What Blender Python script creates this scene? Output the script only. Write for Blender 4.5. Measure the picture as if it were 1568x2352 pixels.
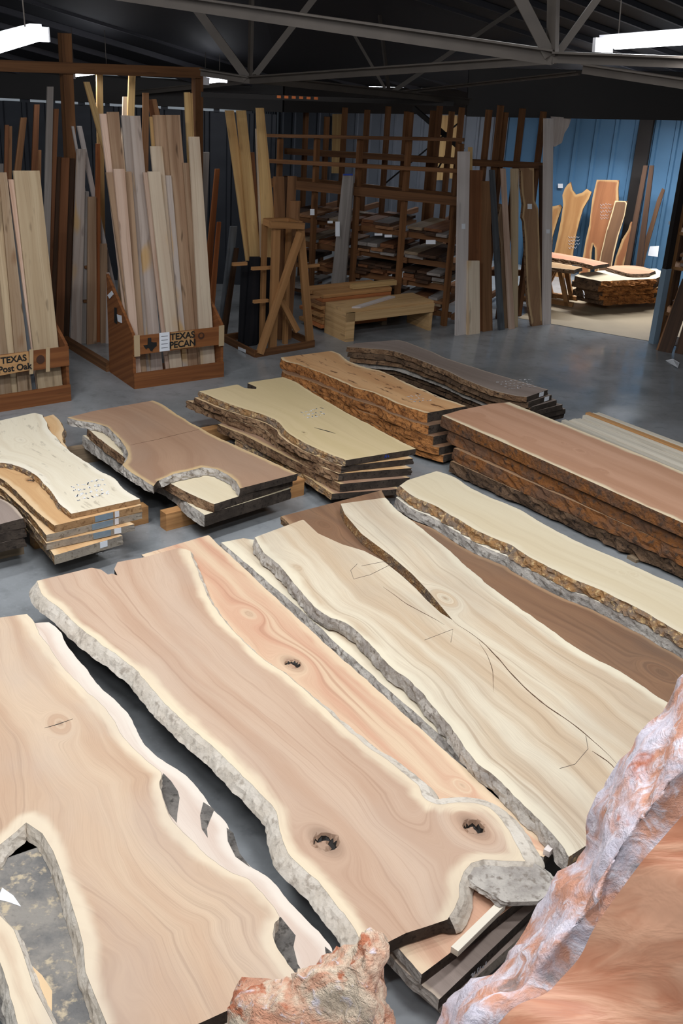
import bpy, bmesh, math, random
import numpy as np
from mathutils import Vector, Matrix, noise as mnoise
from mathutils.geometry import delaunay_2d_cdt
random.seed(7); np.random.seed(7)
for o in list(bpy.data.objects): bpy.data.objects.remove(o)
scn = bpy.context.scene; COL = scn.collection

# ------------------------------------------------------------------ camera
F, CX, CY, H = 2500.0, 784.0, 1176.0, 3.6
_down = np.array([-324.0, 5464.0, F]); _down /= np.linalg.norm(_down)
UPc = -_down
_fw = np.array([0, 0, 1.0]); FWc = _fw-UPc*np.dot(_fw, UPc); FWc /= np.linalg.norm(FWc)
RTc = np.cross(FWc, UPc)
if RTc[0] < 0: RTc = -RTc
RM = np.array([RTc, FWc, UPc])                 # camera (x right, y down, z fwd) -> world
CAM = np.array([0, 0, H])
cam = bpy.data.objects.new('camera', bpy.data.cameras.new('camera')); COL.objects.link(cam)
cam.data.sensor_fit = 'VERTICAL'; cam.data.sensor_height = 36; cam.data.lens = F/2352*36
cam.data.clip_start = .05; cam.data.clip_end = 200
_X, _Y, _Z = RM@np.array([1., 0, 0]), RM@np.array([0, -1., 0]), RM@np.array([0, 0, -1.])
cam.matrix_world = Matrix(((_X[0], _Y[0], _Z[0], 0), (_X[1], _Y[1], _Z[1], 0), (_X[2], _Y[2], _Z[2], H), (0, 0, 0, 1)))
scn.camera = cam
# ------------------------------------------------------------------ world, exposure
w = bpy.data.worlds.new('world'); scn.world = w; w.use_nodes = True
w.node_tree.nodes['Background'].inputs[0].default_value = (.80, .90, 1.0, 1)
w.node_tree.nodes['Background'].inputs[1].default_value = .22
scn.view_settings.view_transform = 'Standard'; scn.view_settings.look = 'None'
scn.view_settings.exposure = 0.0; scn.view_settings.gamma = 1; scn.view_settings.use_curve_mapping = False

# ------------------------------------------------------------------ pixel helpers (a pixel gives a direction; depth comes from floor / wall / thing)
def ray(x, y): return RM@np.array([x-CX, y-CY, F])
def G(x, y, z=0.0):
    d = ray(x, y); return CAM+d*((z-H)/d[2])
def atY(x, y, Y):
    d = ray(x, y); return CAM+d*(Y/d[1])
def onplane(x, y, p0, n):
    d = ray(x, y); return CAM+d*(np.dot(p0-CAM, n)/np.dot(d, n))
def proj(p):
    c = RM.T@(np.array(p)-CAM); return CX+F*c[0]/c[2], CY+F*c[1]/c[2]
def zat(bx, by, ypix):
    lo, hi = -1.0, 8.0
    for _ in range(50):
        m = (lo+hi)/2
        if proj((bx, by, m))[1] > ypix: lo = m
        else: hi = m
    return lo
A1 = math.radians(35.5)
E1 = np.array([math.cos(A1), math.sin(A1), 0]); E2 = np.array([-math.sin(A1), math.cos(A1), 0]); EZ = np.array([0, 0, 1.])

# ------------------------------------------------------------------ materials
def nt_new(name):
    m = bpy.data.materials.new(name); m.use_nodes = True
    nt = m.node_tree; b = nt.nodes['Principled BSDF']; return m, nt, b
def N(nt, t, **kw):
    n = nt.nodes.new(t)
    for k, v in kw.items(): setattr(n, k, v)
    return n
def lk(nt, a, b): nt.links.new(a, b)
def math_(nt, op, a, b=None, c=None, clamp=False):
    n = N(nt, 'ShaderNodeMath', operation=op); n.use_clamp = clamp
    for i, v in enumerate((a, b, c)):
        if v is None: continue
        if isinstance(v, (int, float)): n.inputs[i].default_value = v
        else: lk(nt, v, n.inputs[i])
    return n.outputs[0]
def comb(nt, x, y, z=0.0):
    n = N(nt, 'ShaderNodeCombineXYZ')
    for i, v in enumerate((x, y, z)):
        if isinstance(v, (int, float)): n.inputs[i].default_value = v
        else: lk(nt, v, n.inputs[i])
    return n.outputs[0]
def nse(nt, vec, scale=1.0, detail=3.0, rough=.5, dist=0.0):
    n = N(nt, 'ShaderNodeTexNoise'); n.inputs['Scale'].default_value = scale
    n.inputs['Detail'].default_value = detail; n.inputs['Roughness'].default_value = rough; n.inputs['Distortion'].default_value = dist
    if vec is not None: lk(nt, vec, n.inputs['Vector'])
    return n.outputs['Fac']
def mixc(nt, f, a, b, mode='MIX'):
    n = N(nt, 'ShaderNodeMix', data_type='RGBA', blend_type=mode)
    for k, v in ((0, f), (6, a), (7, b)):
        if isinstance(v, (int, float)): n.inputs[k].default_value = v
        elif isinstance(v, tuple): n.inputs[k].default_value = (*v, 1) if len(v) == 3 else v
        else: lk(nt, v, n.inputs[k])
    return n.outputs[2]
def mr(nt, v, a, b, c=0.0, d=1.0, smooth=True):
    n = N(nt, 'ShaderNodeMapRange'); n.interpolation_type = 'SMOOTHSTEP' if smooth else 'LINEAR'
    lk(nt, v, n.inputs[0])
    for i, q in enumerate((a, b, c, d)): n.inputs[i+1].default_value = q
    return n.outputs[0]
def bump(nt, b, h, strength=.3, dist=.01):
    n = N(nt, 'ShaderNodeBump'); n.inputs['Strength'].default_value = strength; n.inputs['Distance'].default_value = dist
    lk(nt, h, n.inputs['Height']); lk(nt, n.outputs[0], b.inputs['Normal'])
def S(r, g, bl):   # sRGB 0-255 -> linear
    f = lambda c: ((c/255+.055)/1.055)**2.4 if c > 10 else c/255/12.92
    return (f(r), f(g), f(bl))
def plain(name, col, rough=.6, metal=0, var=.12, scale=6):
    m, nt, b = nt_new(name)
    tc = N(nt, 'ShaderNodeTexCoord'); f = nse(nt, tc.outputs['Object'], scale, 4)
    c = mixc(nt, f, tuple(x*(1-var) for x in col), tuple(min(1, x*(1+var)) for x in col))
    lk(nt, c, b.inputs['Base Color']); b.inputs['Roughness'].default_value = rough; b.inputs['Metallic'].default_value = metal
    return m
def emis(name, col, s):
    m, nt, b = nt_new(name); b.inputs['Base Color'].default_value = (*col, 1)
    b.inputs['Emission Color'].default_value = (*col, 1); b.inputs['Emission Strength'].default_value = s; return m

def slab_mat(name, c1, c2, dark, sap, sapw=.05, ring=55, line=.45, fine=.22, grey=0.0, greyc=(.35, .33, .31), rough=.55, spots=0.0, pinkbark=None, wave=.05):
    """wood of a live-edge slab: grain follows the gu/gv attributes, sapwood the distance to the live edge"""
    m, nt, b = nt_new(name)
    at = lambda k: N(nt, 'ShaderNodeAttribute', attribute_name=k).outputs['Fac']
    u, v, e, k = at('gu'), at('gv'), at('ed'), at('kn')
    rnd = math_(nt, 'MULTIPLY', N(nt, 'ShaderNodeObjectInfo').outputs['Random'], 37.0)
    wob = nse(nt, comb(nt, math_(nt, 'MULTIPLY', u, 1.1), math_(nt, 'MULTIPLY', v, 3.2), rnd), 1.0, 2.0)
    v2 = math_(nt, 'ADD', v, math_(nt, 'MULTIPLY', math_(nt, 'SUBTRACT', wob, .5), wave*4))
    broad = nse(nt, comb(nt, math_(nt, 'MULTIPLY', u, .45), math_(nt, 'MULTIPLY', v2, 6.0), rnd), 1.0, 2.5)
    rings = nse(nt, comb(nt, math_(nt, 'MULTIPLY', u, .5), math_(nt, 'MULTIPLY', v2, ring), rnd), 1.0, 3.0, .55)
    fineg = nse(nt, comb(nt, math_(nt, 'MULTIPLY', u, 7.0), math_(nt, 'MULTIPLY', v2, 260.0), rnd), 1.0, 2.0)
    col = mixc(nt, mr(nt, broad, .34, .66), c1, c2)
    col = mixc(nt, math_(nt, 'MULTIPLY', mr(nt, rings, .52, .76), line), col, dark)
    col = mixc(nt, math_(nt, 'MULTIPLY', mr(nt, fineg, .35, .75), fine), col, dark)
    # sapwood
    en = math_(nt, 'ADD', e, math_(nt, 'MULTIPLY', math_(nt, 'SUBTRACT', nse(nt, comb(nt, math_(nt, 'MULTIPLY', u, 3.0), math_(nt, 'MULTIPLY', v, 5.0), rnd), 1.0, 3), .5), sapw*2.2))
    sapf = mr(nt, en, sapw*.35, sapw*1.35, 1.0, 0.0)
    col = mixc(nt, math_(nt, 'MULTIPLY', sapf, .92), col, mixc(nt, math_(nt, 'MULTIPLY', mr(nt, rings, .5, .75), .18), sap, c1))
    if spots > 0:
        sp = nse(nt, comb(nt, math_(nt, 'MULTIPLY', u, 5.0), math_(nt, 'MULTIPLY', v, 17.0), rnd), 1.0, 3.0, .6)
        col = mixc(nt, math_(nt, 'MULTIPLY', mr(nt, sp, .60, .70), spots), col, tuple(x*.35 for x in dark))
    if grey > 0:
        gn = nse(nt, comb(nt, math_(nt, 'MULTIPLY', u, 1.3), math_(nt, 'MULTIPLY', v, 2.4), rnd), 1.0, 4.0)
        col = mixc(nt, math_(nt, 'MULTIPLY', mr(nt, gn, .42, .72), grey), col, greyc)
    if pinkbark:
        gn = nse(nt, comb(nt, math_(nt, 'MULTIPLY', u, 2.2), math_(nt, 'MULTIPLY', v, 7.0), rnd), 1.0, 3.0, .55)
        col = mixc(nt, mr(nt, gn, .53, .58), col, pinkbark)
    # knots
    kr = nse(nt, comb(nt, math_(nt, 'MULTIPLY', k, 9.0), 0.0, rnd), 1.0, 2.0)
    col = mixc(nt, math_(nt, 'MULTIPLY', mr(nt, k, .18, .75), math_(nt, 'ADD', math_(nt, 'MULTIPLY', kr, .6), .25)), col, tuple(x*.55 for x in dark))
    col = mixc(nt, mr(nt, k, .97, 1.02), col, (.012, .009, .007))
    lk(nt, col, b.inputs['Base Color']); b.inputs['Roughness'].default_value = rough
    b.inputs['Specular IOR Level'].default_value = .3
    bump(nt, b, math_(nt, 'ADD', math_(nt, 'MULTIPLY', fineg, .5), rings), .12, .004)
    return m
def bark_mat(name, c1, c2, c3, sx=1.0, rough=.9, bs=.9):
    m, nt, b = nt_new(name)
    tc = N(nt, 'ShaderNodeTexCoord'); o = tc.outputs['Object']
    rnd = math_(nt, 'MULTIPLY', N(nt, 'ShaderNodeObjectInfo').outputs['Random'], 31.0)
    mp = N(nt, 'ShaderNodeVectorMath', operation='ADD'); lk(nt, o, mp.inputs[0]); lk(nt, comb(nt, rnd, rnd, rnd), mp.inputs[1]); o = mp.outputs[0]
    a = nse(nt, o, 5*sx, 5, .65); c = nse(nt, o, 23*sx, 4, .6); d = nse(nt, o, 60*sx, 3)
    col = mixc(nt, mr(nt, a, .38, .62), c1, c2)
    col = mixc(nt, mr(nt, c, .52, .68), col, c3)
    col = mixc(nt, math_(nt, 'MULTIPLY', mr(nt, d, .55, .85), .4), col, tuple(x*.4 for x in c1))
    lk(nt, col, b.inputs['Base Color']); b.inputs['Roughness'].default_value = rough; b.inputs['Specular IOR Level'].default_value = .15
    bump(nt, b, math_(nt, 'ADD', c, math_(nt, 'MULTIPLY', d, .5)), bs, .02)
    return m
def board_mat(name, c1, c2, dark, knots=.5, rough=.65, tint=None, tintc=None, axis=2):
    """sawn board: grain along local z"""
    m, nt, b = nt_new(name)
    tc = N(nt, 'ShaderNodeTexCoord'); sep = N(nt, 'ShaderNodeSeparateXYZ'); lk(nt, tc.outputs['Object'], sep.inputs[0])
    rn = N(nt, 'ShaderNodeObjectInfo').outputs['Random']; rnd = math_(nt, 'MULTIPLY', rn, 53.0)
    ax = [sep.outputs[0], sep.outputs[1], sep.outputs[2]]
    u = ax[axis]; oth = [ax[i] for i in range(3) if i != axis]
    vx = math_(nt, 'ADD', oth[0], math_(nt, 'MULTIPLY', oth[1], 1.7))
    w1 = nse(nt, comb(nt, math_(nt, 'MULTIPLY', u, .9), math_(nt, 'MULTIPLY', vx, 5.0), rnd), 1.0, 2.0)
    v2 = math_(nt, 'ADD', vx, math_(nt, 'MULTIPLY', w1, .12))
    br = nse(nt, comb(nt, math_(nt, 'MULTIPLY', u, .5), math_(nt, 'MULTIPLY', v2, 14.0), rnd), 1.0, 2.5)
    li = nse(nt, comb(nt, math_(nt, 'MULTIPLY', u, 1.2), math_(nt, 'MULTIPLY', v2, 70.0), rnd), 1.0, 2.5)
    col = mixc(nt, mr(nt, br, .35, .65), c1, c2)
    col = mixc(nt, math_(nt, 'MULTIPLY', mr(nt, li, .5, .75), .35), col, dark)
    kn = nse(nt, comb(nt, math_(nt, 'MULTIPLY', u, 2.6), math_(nt, 'MULTIPLY', vx, 11.0), rnd), 1.0, 2.0)
    col = mixc(nt, math_(nt, 'MULTIPLY', mr(nt, kn, .64, .74), knots), col, tuple(x*.4 for x in dark))
    if tint:
        kt = nse(nt, comb(nt, math_(nt, 'MULTIPLY', u, 1.3), math_(nt, 'MULTIPLY', vx, 4.0), math_(nt, 'ADD', rnd, 9.0)), 1.0, 1.0)
        col = mixc(nt, math_(nt, 'MULTIPLY', mr(nt, kt, .60, .68), tint), col, tintc)
    hv = N(nt, 'ShaderNodeHueSaturation'); lk(nt, col, hv.inputs['Color']); lk(nt, math_(nt, 'ADD', math_(nt, 'MULTIPLY', rn, .3), .85), hv.inputs['Value'])
    lk(nt, hv.outputs[0], b.inputs['Base Color']); b.inputs['Roughness'].default_value = rough; b.inputs['Specular IOR Level'].default_value = .25
    bump(nt, b, li, .1, .003)
    return m

# ------------------------------------------------------------------ object helpers
def tag(o, label=None, cat=None, group=None, kind=None):
    if label: o['label'] = label
    if cat: o['category'] = cat
    if group: o['group'] = group
    if kind: o['kind'] = kind
    return o
def mesh_obj(name, verts, faces, mat, parent=None, origin=None, smooth=False, mats=None, fm=None):
    """vertices in world space; origin moves the object's origin to a sensible point"""
    V = np.array(verts, float)
    if origin is None: origin = np.array([(V[:, 0].min()+V[:, 0].max())/2, (V[:, 1].min()+V[:, 1].max())/2, V[:, 2].min()])
    origin = np.array(origin, float)
    me = bpy.data.meshes.new(name); me.from_pydata([tuple(p) for p in V-origin], [], [tuple(int(i) for i in f) for f in faces])
    for mm in (mats or [mat]): me.materials.append(mm)
    if fm is not None: me.polygons.foreach_set('material_index', fm)
    if smooth: me.polygons.foreach_set('use_smooth', [True]*len(me.polygons))
    me.update()
    o = bpy.data.objects.new(name, me); COL.objects.link(o); o.location = origin
    if parent is not None: attach(o, parent)
    return o
def wm(o):
    return (wm(o.parent)@o.matrix_parent_inverse@o.matrix_basis) if o.parent else o.matrix_basis.copy()
def attach(o, parent):
    W_ = o.matrix_basis.copy(); o.parent = parent; o.matrix_parent_inverse = wm(parent).inverted(); o.matrix_basis = W_
def empty(name, loc): 
    o = bpy.data.objects.new(name, None); COL.objects.link(o); o.location = loc; o.empty_display_size = .1; return o
BF = [(0, 1, 2, 3), (7, 6, 5, 4), (0, 4, 5, 1), (1, 5, 6, 2), (2, 6, 7, 3), (3, 7, 4, 0)]
def fix_normals(me):
    bm = bmesh.new(); bm.from_mesh(me); bmesh.ops.recalc_face_normals(bm, faces=bm.faces); bm.to_mesh(me); bm.free()
def hexa(name, q, t, mat, parent=None, bow=0.0, axis_frame=None):
    """solid from quad q (4 world pts: bl, br, tr, tl) extruded by vector t. Local frame: x width, y thickness, z length"""
    q = [np.array(p, float) for p in q]; t = np.array(t, float)
    o0 = (q[0]+q[1])/2
    z = (q[2]+q[3])/2-o0; ln = np.linalg.norm(z); z /= ln
    x = q[1]-q[0]; x -= z*np.dot(x, z); x /= np.linalg.norm(x); y = np.cross(z, x)
    R = np.array([x, y, z])
    rows = 2 if bow == 0 else 7
    V = []; Fc = []
    for i in range(rows):
        f = i/(rows-1); a = q[0]*(1-f)+q[3]*f; b = q[1]*(1-f)+q[2]*f
        d = t/max(1e-9, np.linalg.norm(t))*bow*math.sin(math.pi*f)
        for p in (a+d, b+d, b+d+t, a+d+t): V.append(R@(p-o0))
    for i in range(rows-1):
        k = i*4
        for j in range(4): Fc.append((k+j, k+(j+1) % 4, k+4+(j+1) % 4, k+4+j))
    Fc.append((3, 2, 1, 0)); k = (rows-1)*4; Fc.append((k, k+1, k+2, k+3))
    me = bpy.data.meshes.new(name); me.from_pydata([tuple(p) for p in V], [], Fc); me.materials.append(mat); fix_normals(me)
    o = bpy.data.objects.new(name, me); COL.objects.link(o)
    M = Matrix(((x[0], y[0], z[0], o0[0]), (x[1], y[1], z[1], o0[1]), (x[2], y[2], z[2], o0[2]), (0, 0, 0, 1)))
    o.location = M.to_translation(); o.rotation_euler = M.to_euler()
    if parent is not None: attach(o, parent)
    return o
def bar(name, a, b, w, h, mat, parent=None, up=(0, 0, 1)):
    """beam from a to b, w wide (sideways), h high"""
    a = np.array(a, float); b = np.array(b, float); d = b-a; d /= np.linalg.norm(d)
    up = np.array(up, float)
    if abs(np.dot(d, up)) > .95: up = E2
    s = np.cross(d, up); s /= np.linalg.norm(s); n = np.cross(s, d)
    q = [a-s*w/2-n*h/2, a+s*w/2-n*h/2, b+s*w/2-n*h/2, b-s*w/2-n*h/2]
    return hexa(name, q, n*h, mat, parent)
def boxw(name, c, size, mat, parent=None, ax=None):
    """box with bottom centre c, size (along ax, across, up)"""
    ax = E1 if ax is None else ax; s = np.cross(EZ, ax); c = np.array(c, float)
    q = [c-ax*size[0]/2-s*size[1]/2, c+ax*size[0]/2-s*size[1]/2, c+ax*size[0]/2+s*size[1]/2, c-ax*size[0]/2+s*size[1]/2]
    V = q+[p+EZ*size[2] for p in q]
    o = mesh_obj(name, V, [(3, 2, 1, 0), (4, 5, 6, 7), (0, 1, 5, 4), (1, 2, 6, 5), (2, 3, 7, 6), (3, 0, 4, 7)], mat, parent, origin=c)
    return o
def tube(name, pts, r, mat, parent=None, seg=8):
    P = [np.array(p, float) for p in pts]; V = []; Fc = []
    for i, p in enumerate(P):
        d = P[min(i+1, len(P)-1)]-P[max(i-1, 0)]; d /= np.linalg.norm(d)
        up = EZ if abs(d[2]) < .9 else E1
        s = np.cross(d, up); s /= np.linalg.norm(s); n = np.cross(s, d)
        for k in range(seg):
            a = 2*math.pi*k/seg; V.append(p+(s*math.cos(a)+n*math.sin(a))*r)
    for i in range(len(P)-1):
        for k in range(seg): Fc.append((i*seg+k, i*seg+(k+1) % seg, (i+1)*seg+(k+1) % seg, (i+1)*seg+k))
    Fc.append(tuple(range(seg-1, -1, -1))); Fc.append(tuple((len(P)-1)*seg+k for k in range(seg)))
    return mesh_obj(name, V, Fc, mat, parent, smooth=False)
def prism(name, poly, t, mat, parent=None, fm=None):
    """planar world polygon extruded by vector t"""
    n = len(poly); P = [np.array(p, float) for p in poly]; t = np.array(t, float)
    V = P+[p+t for p in P]
    Fc = [tuple(range(n)), tuple(range(2*n-1, n-1, -1))]+[(i, (i+1) % n, n+(i+1) % n, n+i) for i in range(n)]
    o = mesh_obj(name, V, Fc, mat, parent); fix_normals(o.data); return o

# ------------------------------------------------------------------ live-edge slab builder
def catmull(P, n=6):
    P = [np.array(p, float) for p in P]; out = []
    for i in range(len(P)-1):
        p0 = P[max(i-1, 0)]; p1 = P[i]; p2 = P[i+1]; p3 = P[min(i+2, len(P)-1)]
        for k in range(n):
            t = k/n
            out.append(.5*((2*p1)+(-p0+p2)*t+(2*p0-5*p1+4*p2-p3)*t*t+(-p0+3*p1-3*p2+p3)*t**3))
    out.append(P[-1]); return np.array(out)
def resample(P, ds):
    P = np.array(P); d = np.r_[0, np.cumsum(np.linalg.norm(np.diff(P, axis=0), axis=1))]
    n = max(2, int(d[-1]/ds)+1); t = np.linspace(0, d[-1], n)
    return np.c_[np.interp(t, d, P[:, 0]), np.interp(t, d, P[:, 1])]
def dist_poly(X, P):
    """distance of points X to open polyline P"""
    A, B = P[:-1], P[1:]; AB = B-A; L2 = (AB**2).sum(1)+1e-12
    out = np.full(len(X), 1e9)
    for i in range(len(A)):
        t = np.clip(((X-A[i])@AB[i])/L2[i], 0, 1); q = A[i]+t[:, None]*AB[i]
        out = np.minimum(out, np.linalg.norm(X-q, axis=1))
    return out
def inside(X, P):
    c = np.zeros(len(X), bool); j = len(P)-1
    for i in range(len(P)):
        a, b = P[i], P[j]
        m = ((a[1] > X[:, 1]) != (b[1] > X[:, 1])) & (X[:, 0] < (b[0]-a[0])*(X[:, 1]-a[1])/((b[1]-a[1]) or 1e-12)+a[0])
        c ^= m; j = i
    return c
SLABS = {}
def slab(name, label, L, R, z, th, mat, bark, far=(), near=(), nearbark=(), flare=(.03, .03), sp=.03, knots=(), amp=.006, group=None, cut=None,
         barkn=True, world=False, cat='wood slab', shift=(0, 0), grow=0.0, gW=None, edge_wob=.004, horn=None):
    """L, R: live edges far->near in photo pixels on the plane of the top face; near: points L->R, far: R->L"""
    U = (lambda p: np.array(p, float)[:2]) if world else (lambda p: G(p[0], p[1], z)[:2])
    sh = np.array(shift)
    Lw = [U(p)+sh for p in L]; Rw = [U(p)+sh for p in R]
    Nw = [U(p)+sh for p in near]; Fw = [U(p)+sh for p in far]
    ds = sp*.8
    sd = random.random()*50
    def live(Pw):
        Q = resample(catmull(Pw), ds)
        if edge_wob:
            for i in range(1, len(Q)-1):
                d = Q[min(i+1, len(Q)-1)]-Q[i-1]; d = np.array([d[1], -d[0]])/(np.linalg.norm(d)+1e-9)
                Q[i] += d*edge_wob*2*(mnoise.noise((Q[i][0]*9+sd, Q[i][1]*9, sd))+.5*mnoise.noise((Q[i][0]*27+sd, Q[i][1]*27, sd)))
        return Q
    Lc, Rc = live(Lw), live(Rw)
    axis = (Lc[-1]+Rc[-1]-Lc[0]-Rc[0]); axis = axis/np.linalg.norm(axis); perp = np.array([axis[1], -axis[0]])
    if grow:   # widen both live edges
        for C_, s_ in ((Lc, 1), (Rc, -1)):
            side = np.sign(np.dot(((Lc.mean(0)-Rc.mean(0))), perp))*s_
            C_ += perp*side*grow
    nb = set(nearbark)
    Nc = []; prev = Lc[-1]
    for i, p in enumerate(Nw+[Rc[-1]]):
        seg = resample([prev, p], ds)[1:]
        Nc += [(q, 1 if i in nb else 0) for q in seg]; prev = p
    Nc = Nc[:-1] if len(Nc) else Nc
    Fc_ = resample([Rc[0]]+Fw+[Lc[0]], ds)[1:-1]
    out = [(p, 1) for p in Lc]+Nc+[(p, 2) for p in Rc[::-1]]+[(p, 0) for p in Fc_]
    P = np.array([p for p, _ in out]); K = np.array([k for _, k in out])
    area = .5*np.sum(P[:, 0]*np.roll(P[:, 1], -1)-np.roll(P[:, 0], -1)*P[:, 1])
    if area < 0: P = P[::-1].copy(); K = K[::-1].copy()
    n = len(P)
    # interior points
    mn, mx = P.min(0), P.max(0)
    X = np.array([(a+((j % 2)*.5)*sp, b) for j, b in enumerate(np.arange(mn[1]+sp/2, mx[1], sp*.87)) for a in np.arange(mn[0], mx[0], sp)])
    KN = []
    for kx, ky, kr, kd in knots:
        kc = U((kx, ky))+sh; KN.append((kc, kr, kd))
        if kd: X = X[np.linalg.norm(X-kc, axis=1) > kr*1.25]
        if kd:
            X = np.r_[X, [kc]]
            for f_, m_ in ((.35, 8), (.7, 12), (.92, 14), (1.05, 16), (1.2, 16)):
                X = np.r_[X, [kc+kr*f_*(1+.18*mnoise.noise((math.cos(a*2*math.pi/m_)*1.5+kx, math.sin(a*2*math.pi/m_)*1.5, 0)))*np.array([math.cos(a*2*math.pi/m_), math.sin(a*2*math.pi/m_)]) for a in range(m_)]]
    X = X[inside(X, P)]
    closed = np.vstack([P, P[:1]])
    X = X[dist_poly(X, closed) > sp*.45]
    allv = [Vector(p) for p in P]+[Vector(p) for p in X]
    rv, re, rf, ov, oe, of = delaunay_2d_cdt(allv, [(i, (i+1) % n) for i in range(n)], [], 1, 1e-6)
    V2 = np.array([(p.x, p.y) for p in rv])
    # attributes
    sm = lambda C_: resample(C_, max(.06, sp*2))
    dL, dR = dist_poly(V2, sm(Lc)), dist_poly(V2, sm(Rc))
    W = gW or np.linalg.norm(Lc.mean(0)-Rc.mean(0))
    c0 = (Lc[0]+Rc[0])/2
    gu = (V2-c0)@axis; gv = dL/(dL+dR+1e-6)*W
    bl = [C_ for C_ in (Lc, Rc)]; ed = np.minimum(dist_poly(V2, Lc), dist_poly(V2, Rc))
    nbp = [q for q, k_ in Nc if k_ == 1]
    if len(nbp) > 2: 
        dn = dist_poly(V2, np.array(nbp)); ed = np.minimum(ed, dn)
        gv = gv+.12*np.exp(-dn/.12)
    kn = np.zeros(len(V2)); zz = np.full(len(V2), z)
    for kc, kr, kd in KN:
        d = V2-kc; rr = np.linalg.norm(d, axis=1)
        R0 = kr*2.2; q = (d@axis)*.55; p_ = d@perp; r2 = np.sqrt(q*q+p_*p_)
        sg = np.sign(p_)
        wgt = np.exp(-(r2/(R0*(1.3 if kd else 1.0)))**2)
        gv = gv*(1-wgt)+(r2*1.2+.02)*wgt
        kn = np.maximum(kn, np.exp(-(r2/(kr*1.25))**2)*(.9 if kd else .5))
        if kd:
            off_ = np.linalg.norm(d-np.array([-.25, -.3])*kr, axis=1)
            kn = np.where(rr < kr, np.where(off_ < kr*.68, .55, 1.1), kn)
            zz = zz-kd*np.clip((kr*1.1-rr)/(kr*.25), 0, 1)+np.where(off_ < kr*.68, kd*.6, 0)
    SLABS[name+str(len(SLABS))] = 1
    verts = np.c_[V2, zz]
    org = np.array([P[:, 0].mean(), P[:, 1].mean(), z-th])
    # normals of outline
    nx = np.roll(P, -1, 0)-np.roll(P, 1, 0); nx = np.c_[nx[:, 1], -nx[:, 0]]; nx /= np.linalg.norm(nx, axis=1)[:, None]+1e-9
    for _ in range(3): nx = (np.roll(nx, 1, 0)+nx*2+np.roll(nx, -1, 0))/4
    fl = np.where(K == 1, flare[0], np.where(K == 2, flare[1], 0.0))
    if horn:      # live edge that flares out towards the near end of the right side
        dn_ = np.linalg.norm(P-Rc[-1], axis=1); fl = np.where(K == 2, fl+horn[1]*np.clip(1-dn_/horn[0], 0, 1)**.5, fl)
    for _ in range(2): fl = (np.roll(fl, 1)+fl*2+np.roll(fl, -1))/4
    lev = 5
    rings_ = []
    for l in range(lev):
        t = l/(lev-1)
        ring = []
        for i in range(n):
            off = fl[i]*(t**(.45 if horn and K[i] == 2 else .8))
            if K[i] and 0 < l:
                q = P[i]*14
                off += amp*1.6*mnoise.noise((q[0]+sd, q[1], t*2+sd))+amp*1.2*mnoise.noise((q[0]*2.7, q[1]*2.7, t*5+sd))
            ring.append((P[i][0]+nx[i][0]*off, P[i][1]+nx[i][1]*off, z-th*t))
        rings_.append(np.array(ring))
    # boundary index in cdt output
    m = {}
    for i, src in enumerate(ov):
        for s_ in src:
            if s_ < n and s_ not in m: m[s_] = i
    # body: top + cut ends + bottom
    bv = [tuple(p) for p in verts]; bf = [tuple(f) for f in rf]; fmi = [0]*len(bf)
    base = []
    for l in range(1, lev):
        base.append(len(bv)); bv += [tuple(p) for p in rings_[l]]
    def idx(l, i): return m[i % n] if l == 0 else base[l-1]+(i % n)
    for i in range(n):
        if K[i] == 0 or K[(i+1) % n] == 0:
            for l in range(lev-1):
                bf.append((idx(l, i), idx(l+1, i), idx(l+1, i+1), idx(l, i+1))); fmi.append(1)
    if horn:      # strongly flared outline: the underside keeps the outline of the top
        nb_ = len(bv); bv += [(p[0], p[1], z-th) for p in V2]
        for f in rf: bf.append(tuple(nb_+i for i in reversed(f))); fmi.append(1)
    else:
        bf.append(tuple(idx(lev-1, i) for i in range(n-1, -1, -1))); fmi.append(1)
    me = bpy.data.meshes.new(name); me.from_pydata([tuple(np.array(p)-org) for p in bv], [], bf)
    me.materials.append(mat); me.materials.append(cut or bark)
    me.polygons.foreach_set('material_index', fmi)
    for nm, arr in (('gu', gu), ('gv', gv), ('ed', ed), ('kn', kn)):
        a = me.attributes.new(nm, 'FLOAT', 'POINT'); full = np.zeros(len(bv)); full[:len(arr)] = arr
        a.data.foreach_set('value', full.astype(np.float32))
    me.update()
    o = bpy.data.objects.new(name, me); COL.objects.link(o); o.location = org
    tag(o, label, cat, group)
    # live edges
    i = 0
    st = [j for j in range(n) if K[j] and not (K[j] and K[j-1])] or [0]
    runs = []
    for s_ in st:
        run = [s_]; j = (s_+1) % n
        while K[j] and j != s_: run.append(j); j = (j+1) % n
        if len(run) > 3: runs.append(run)
    for run in runs:
        vv = []; ff = []; wn = len(run)
        for l in range(lev):
            for j in run: vv.append(rings_[l][j]+np.array([nx[j][0]*.0008, nx[j][1]*.0008, 0]))
        for l in range(lev-1):
            for a in range(wn-1): ff.append((l*wn+a, (l+1)*wn+a, (l+1)*wn+a+1, l*wn+a+1))
        mesh_obj('live_edge', vv, ff, bark, parent=o, origin=org, smooth=False)
    return o

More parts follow.
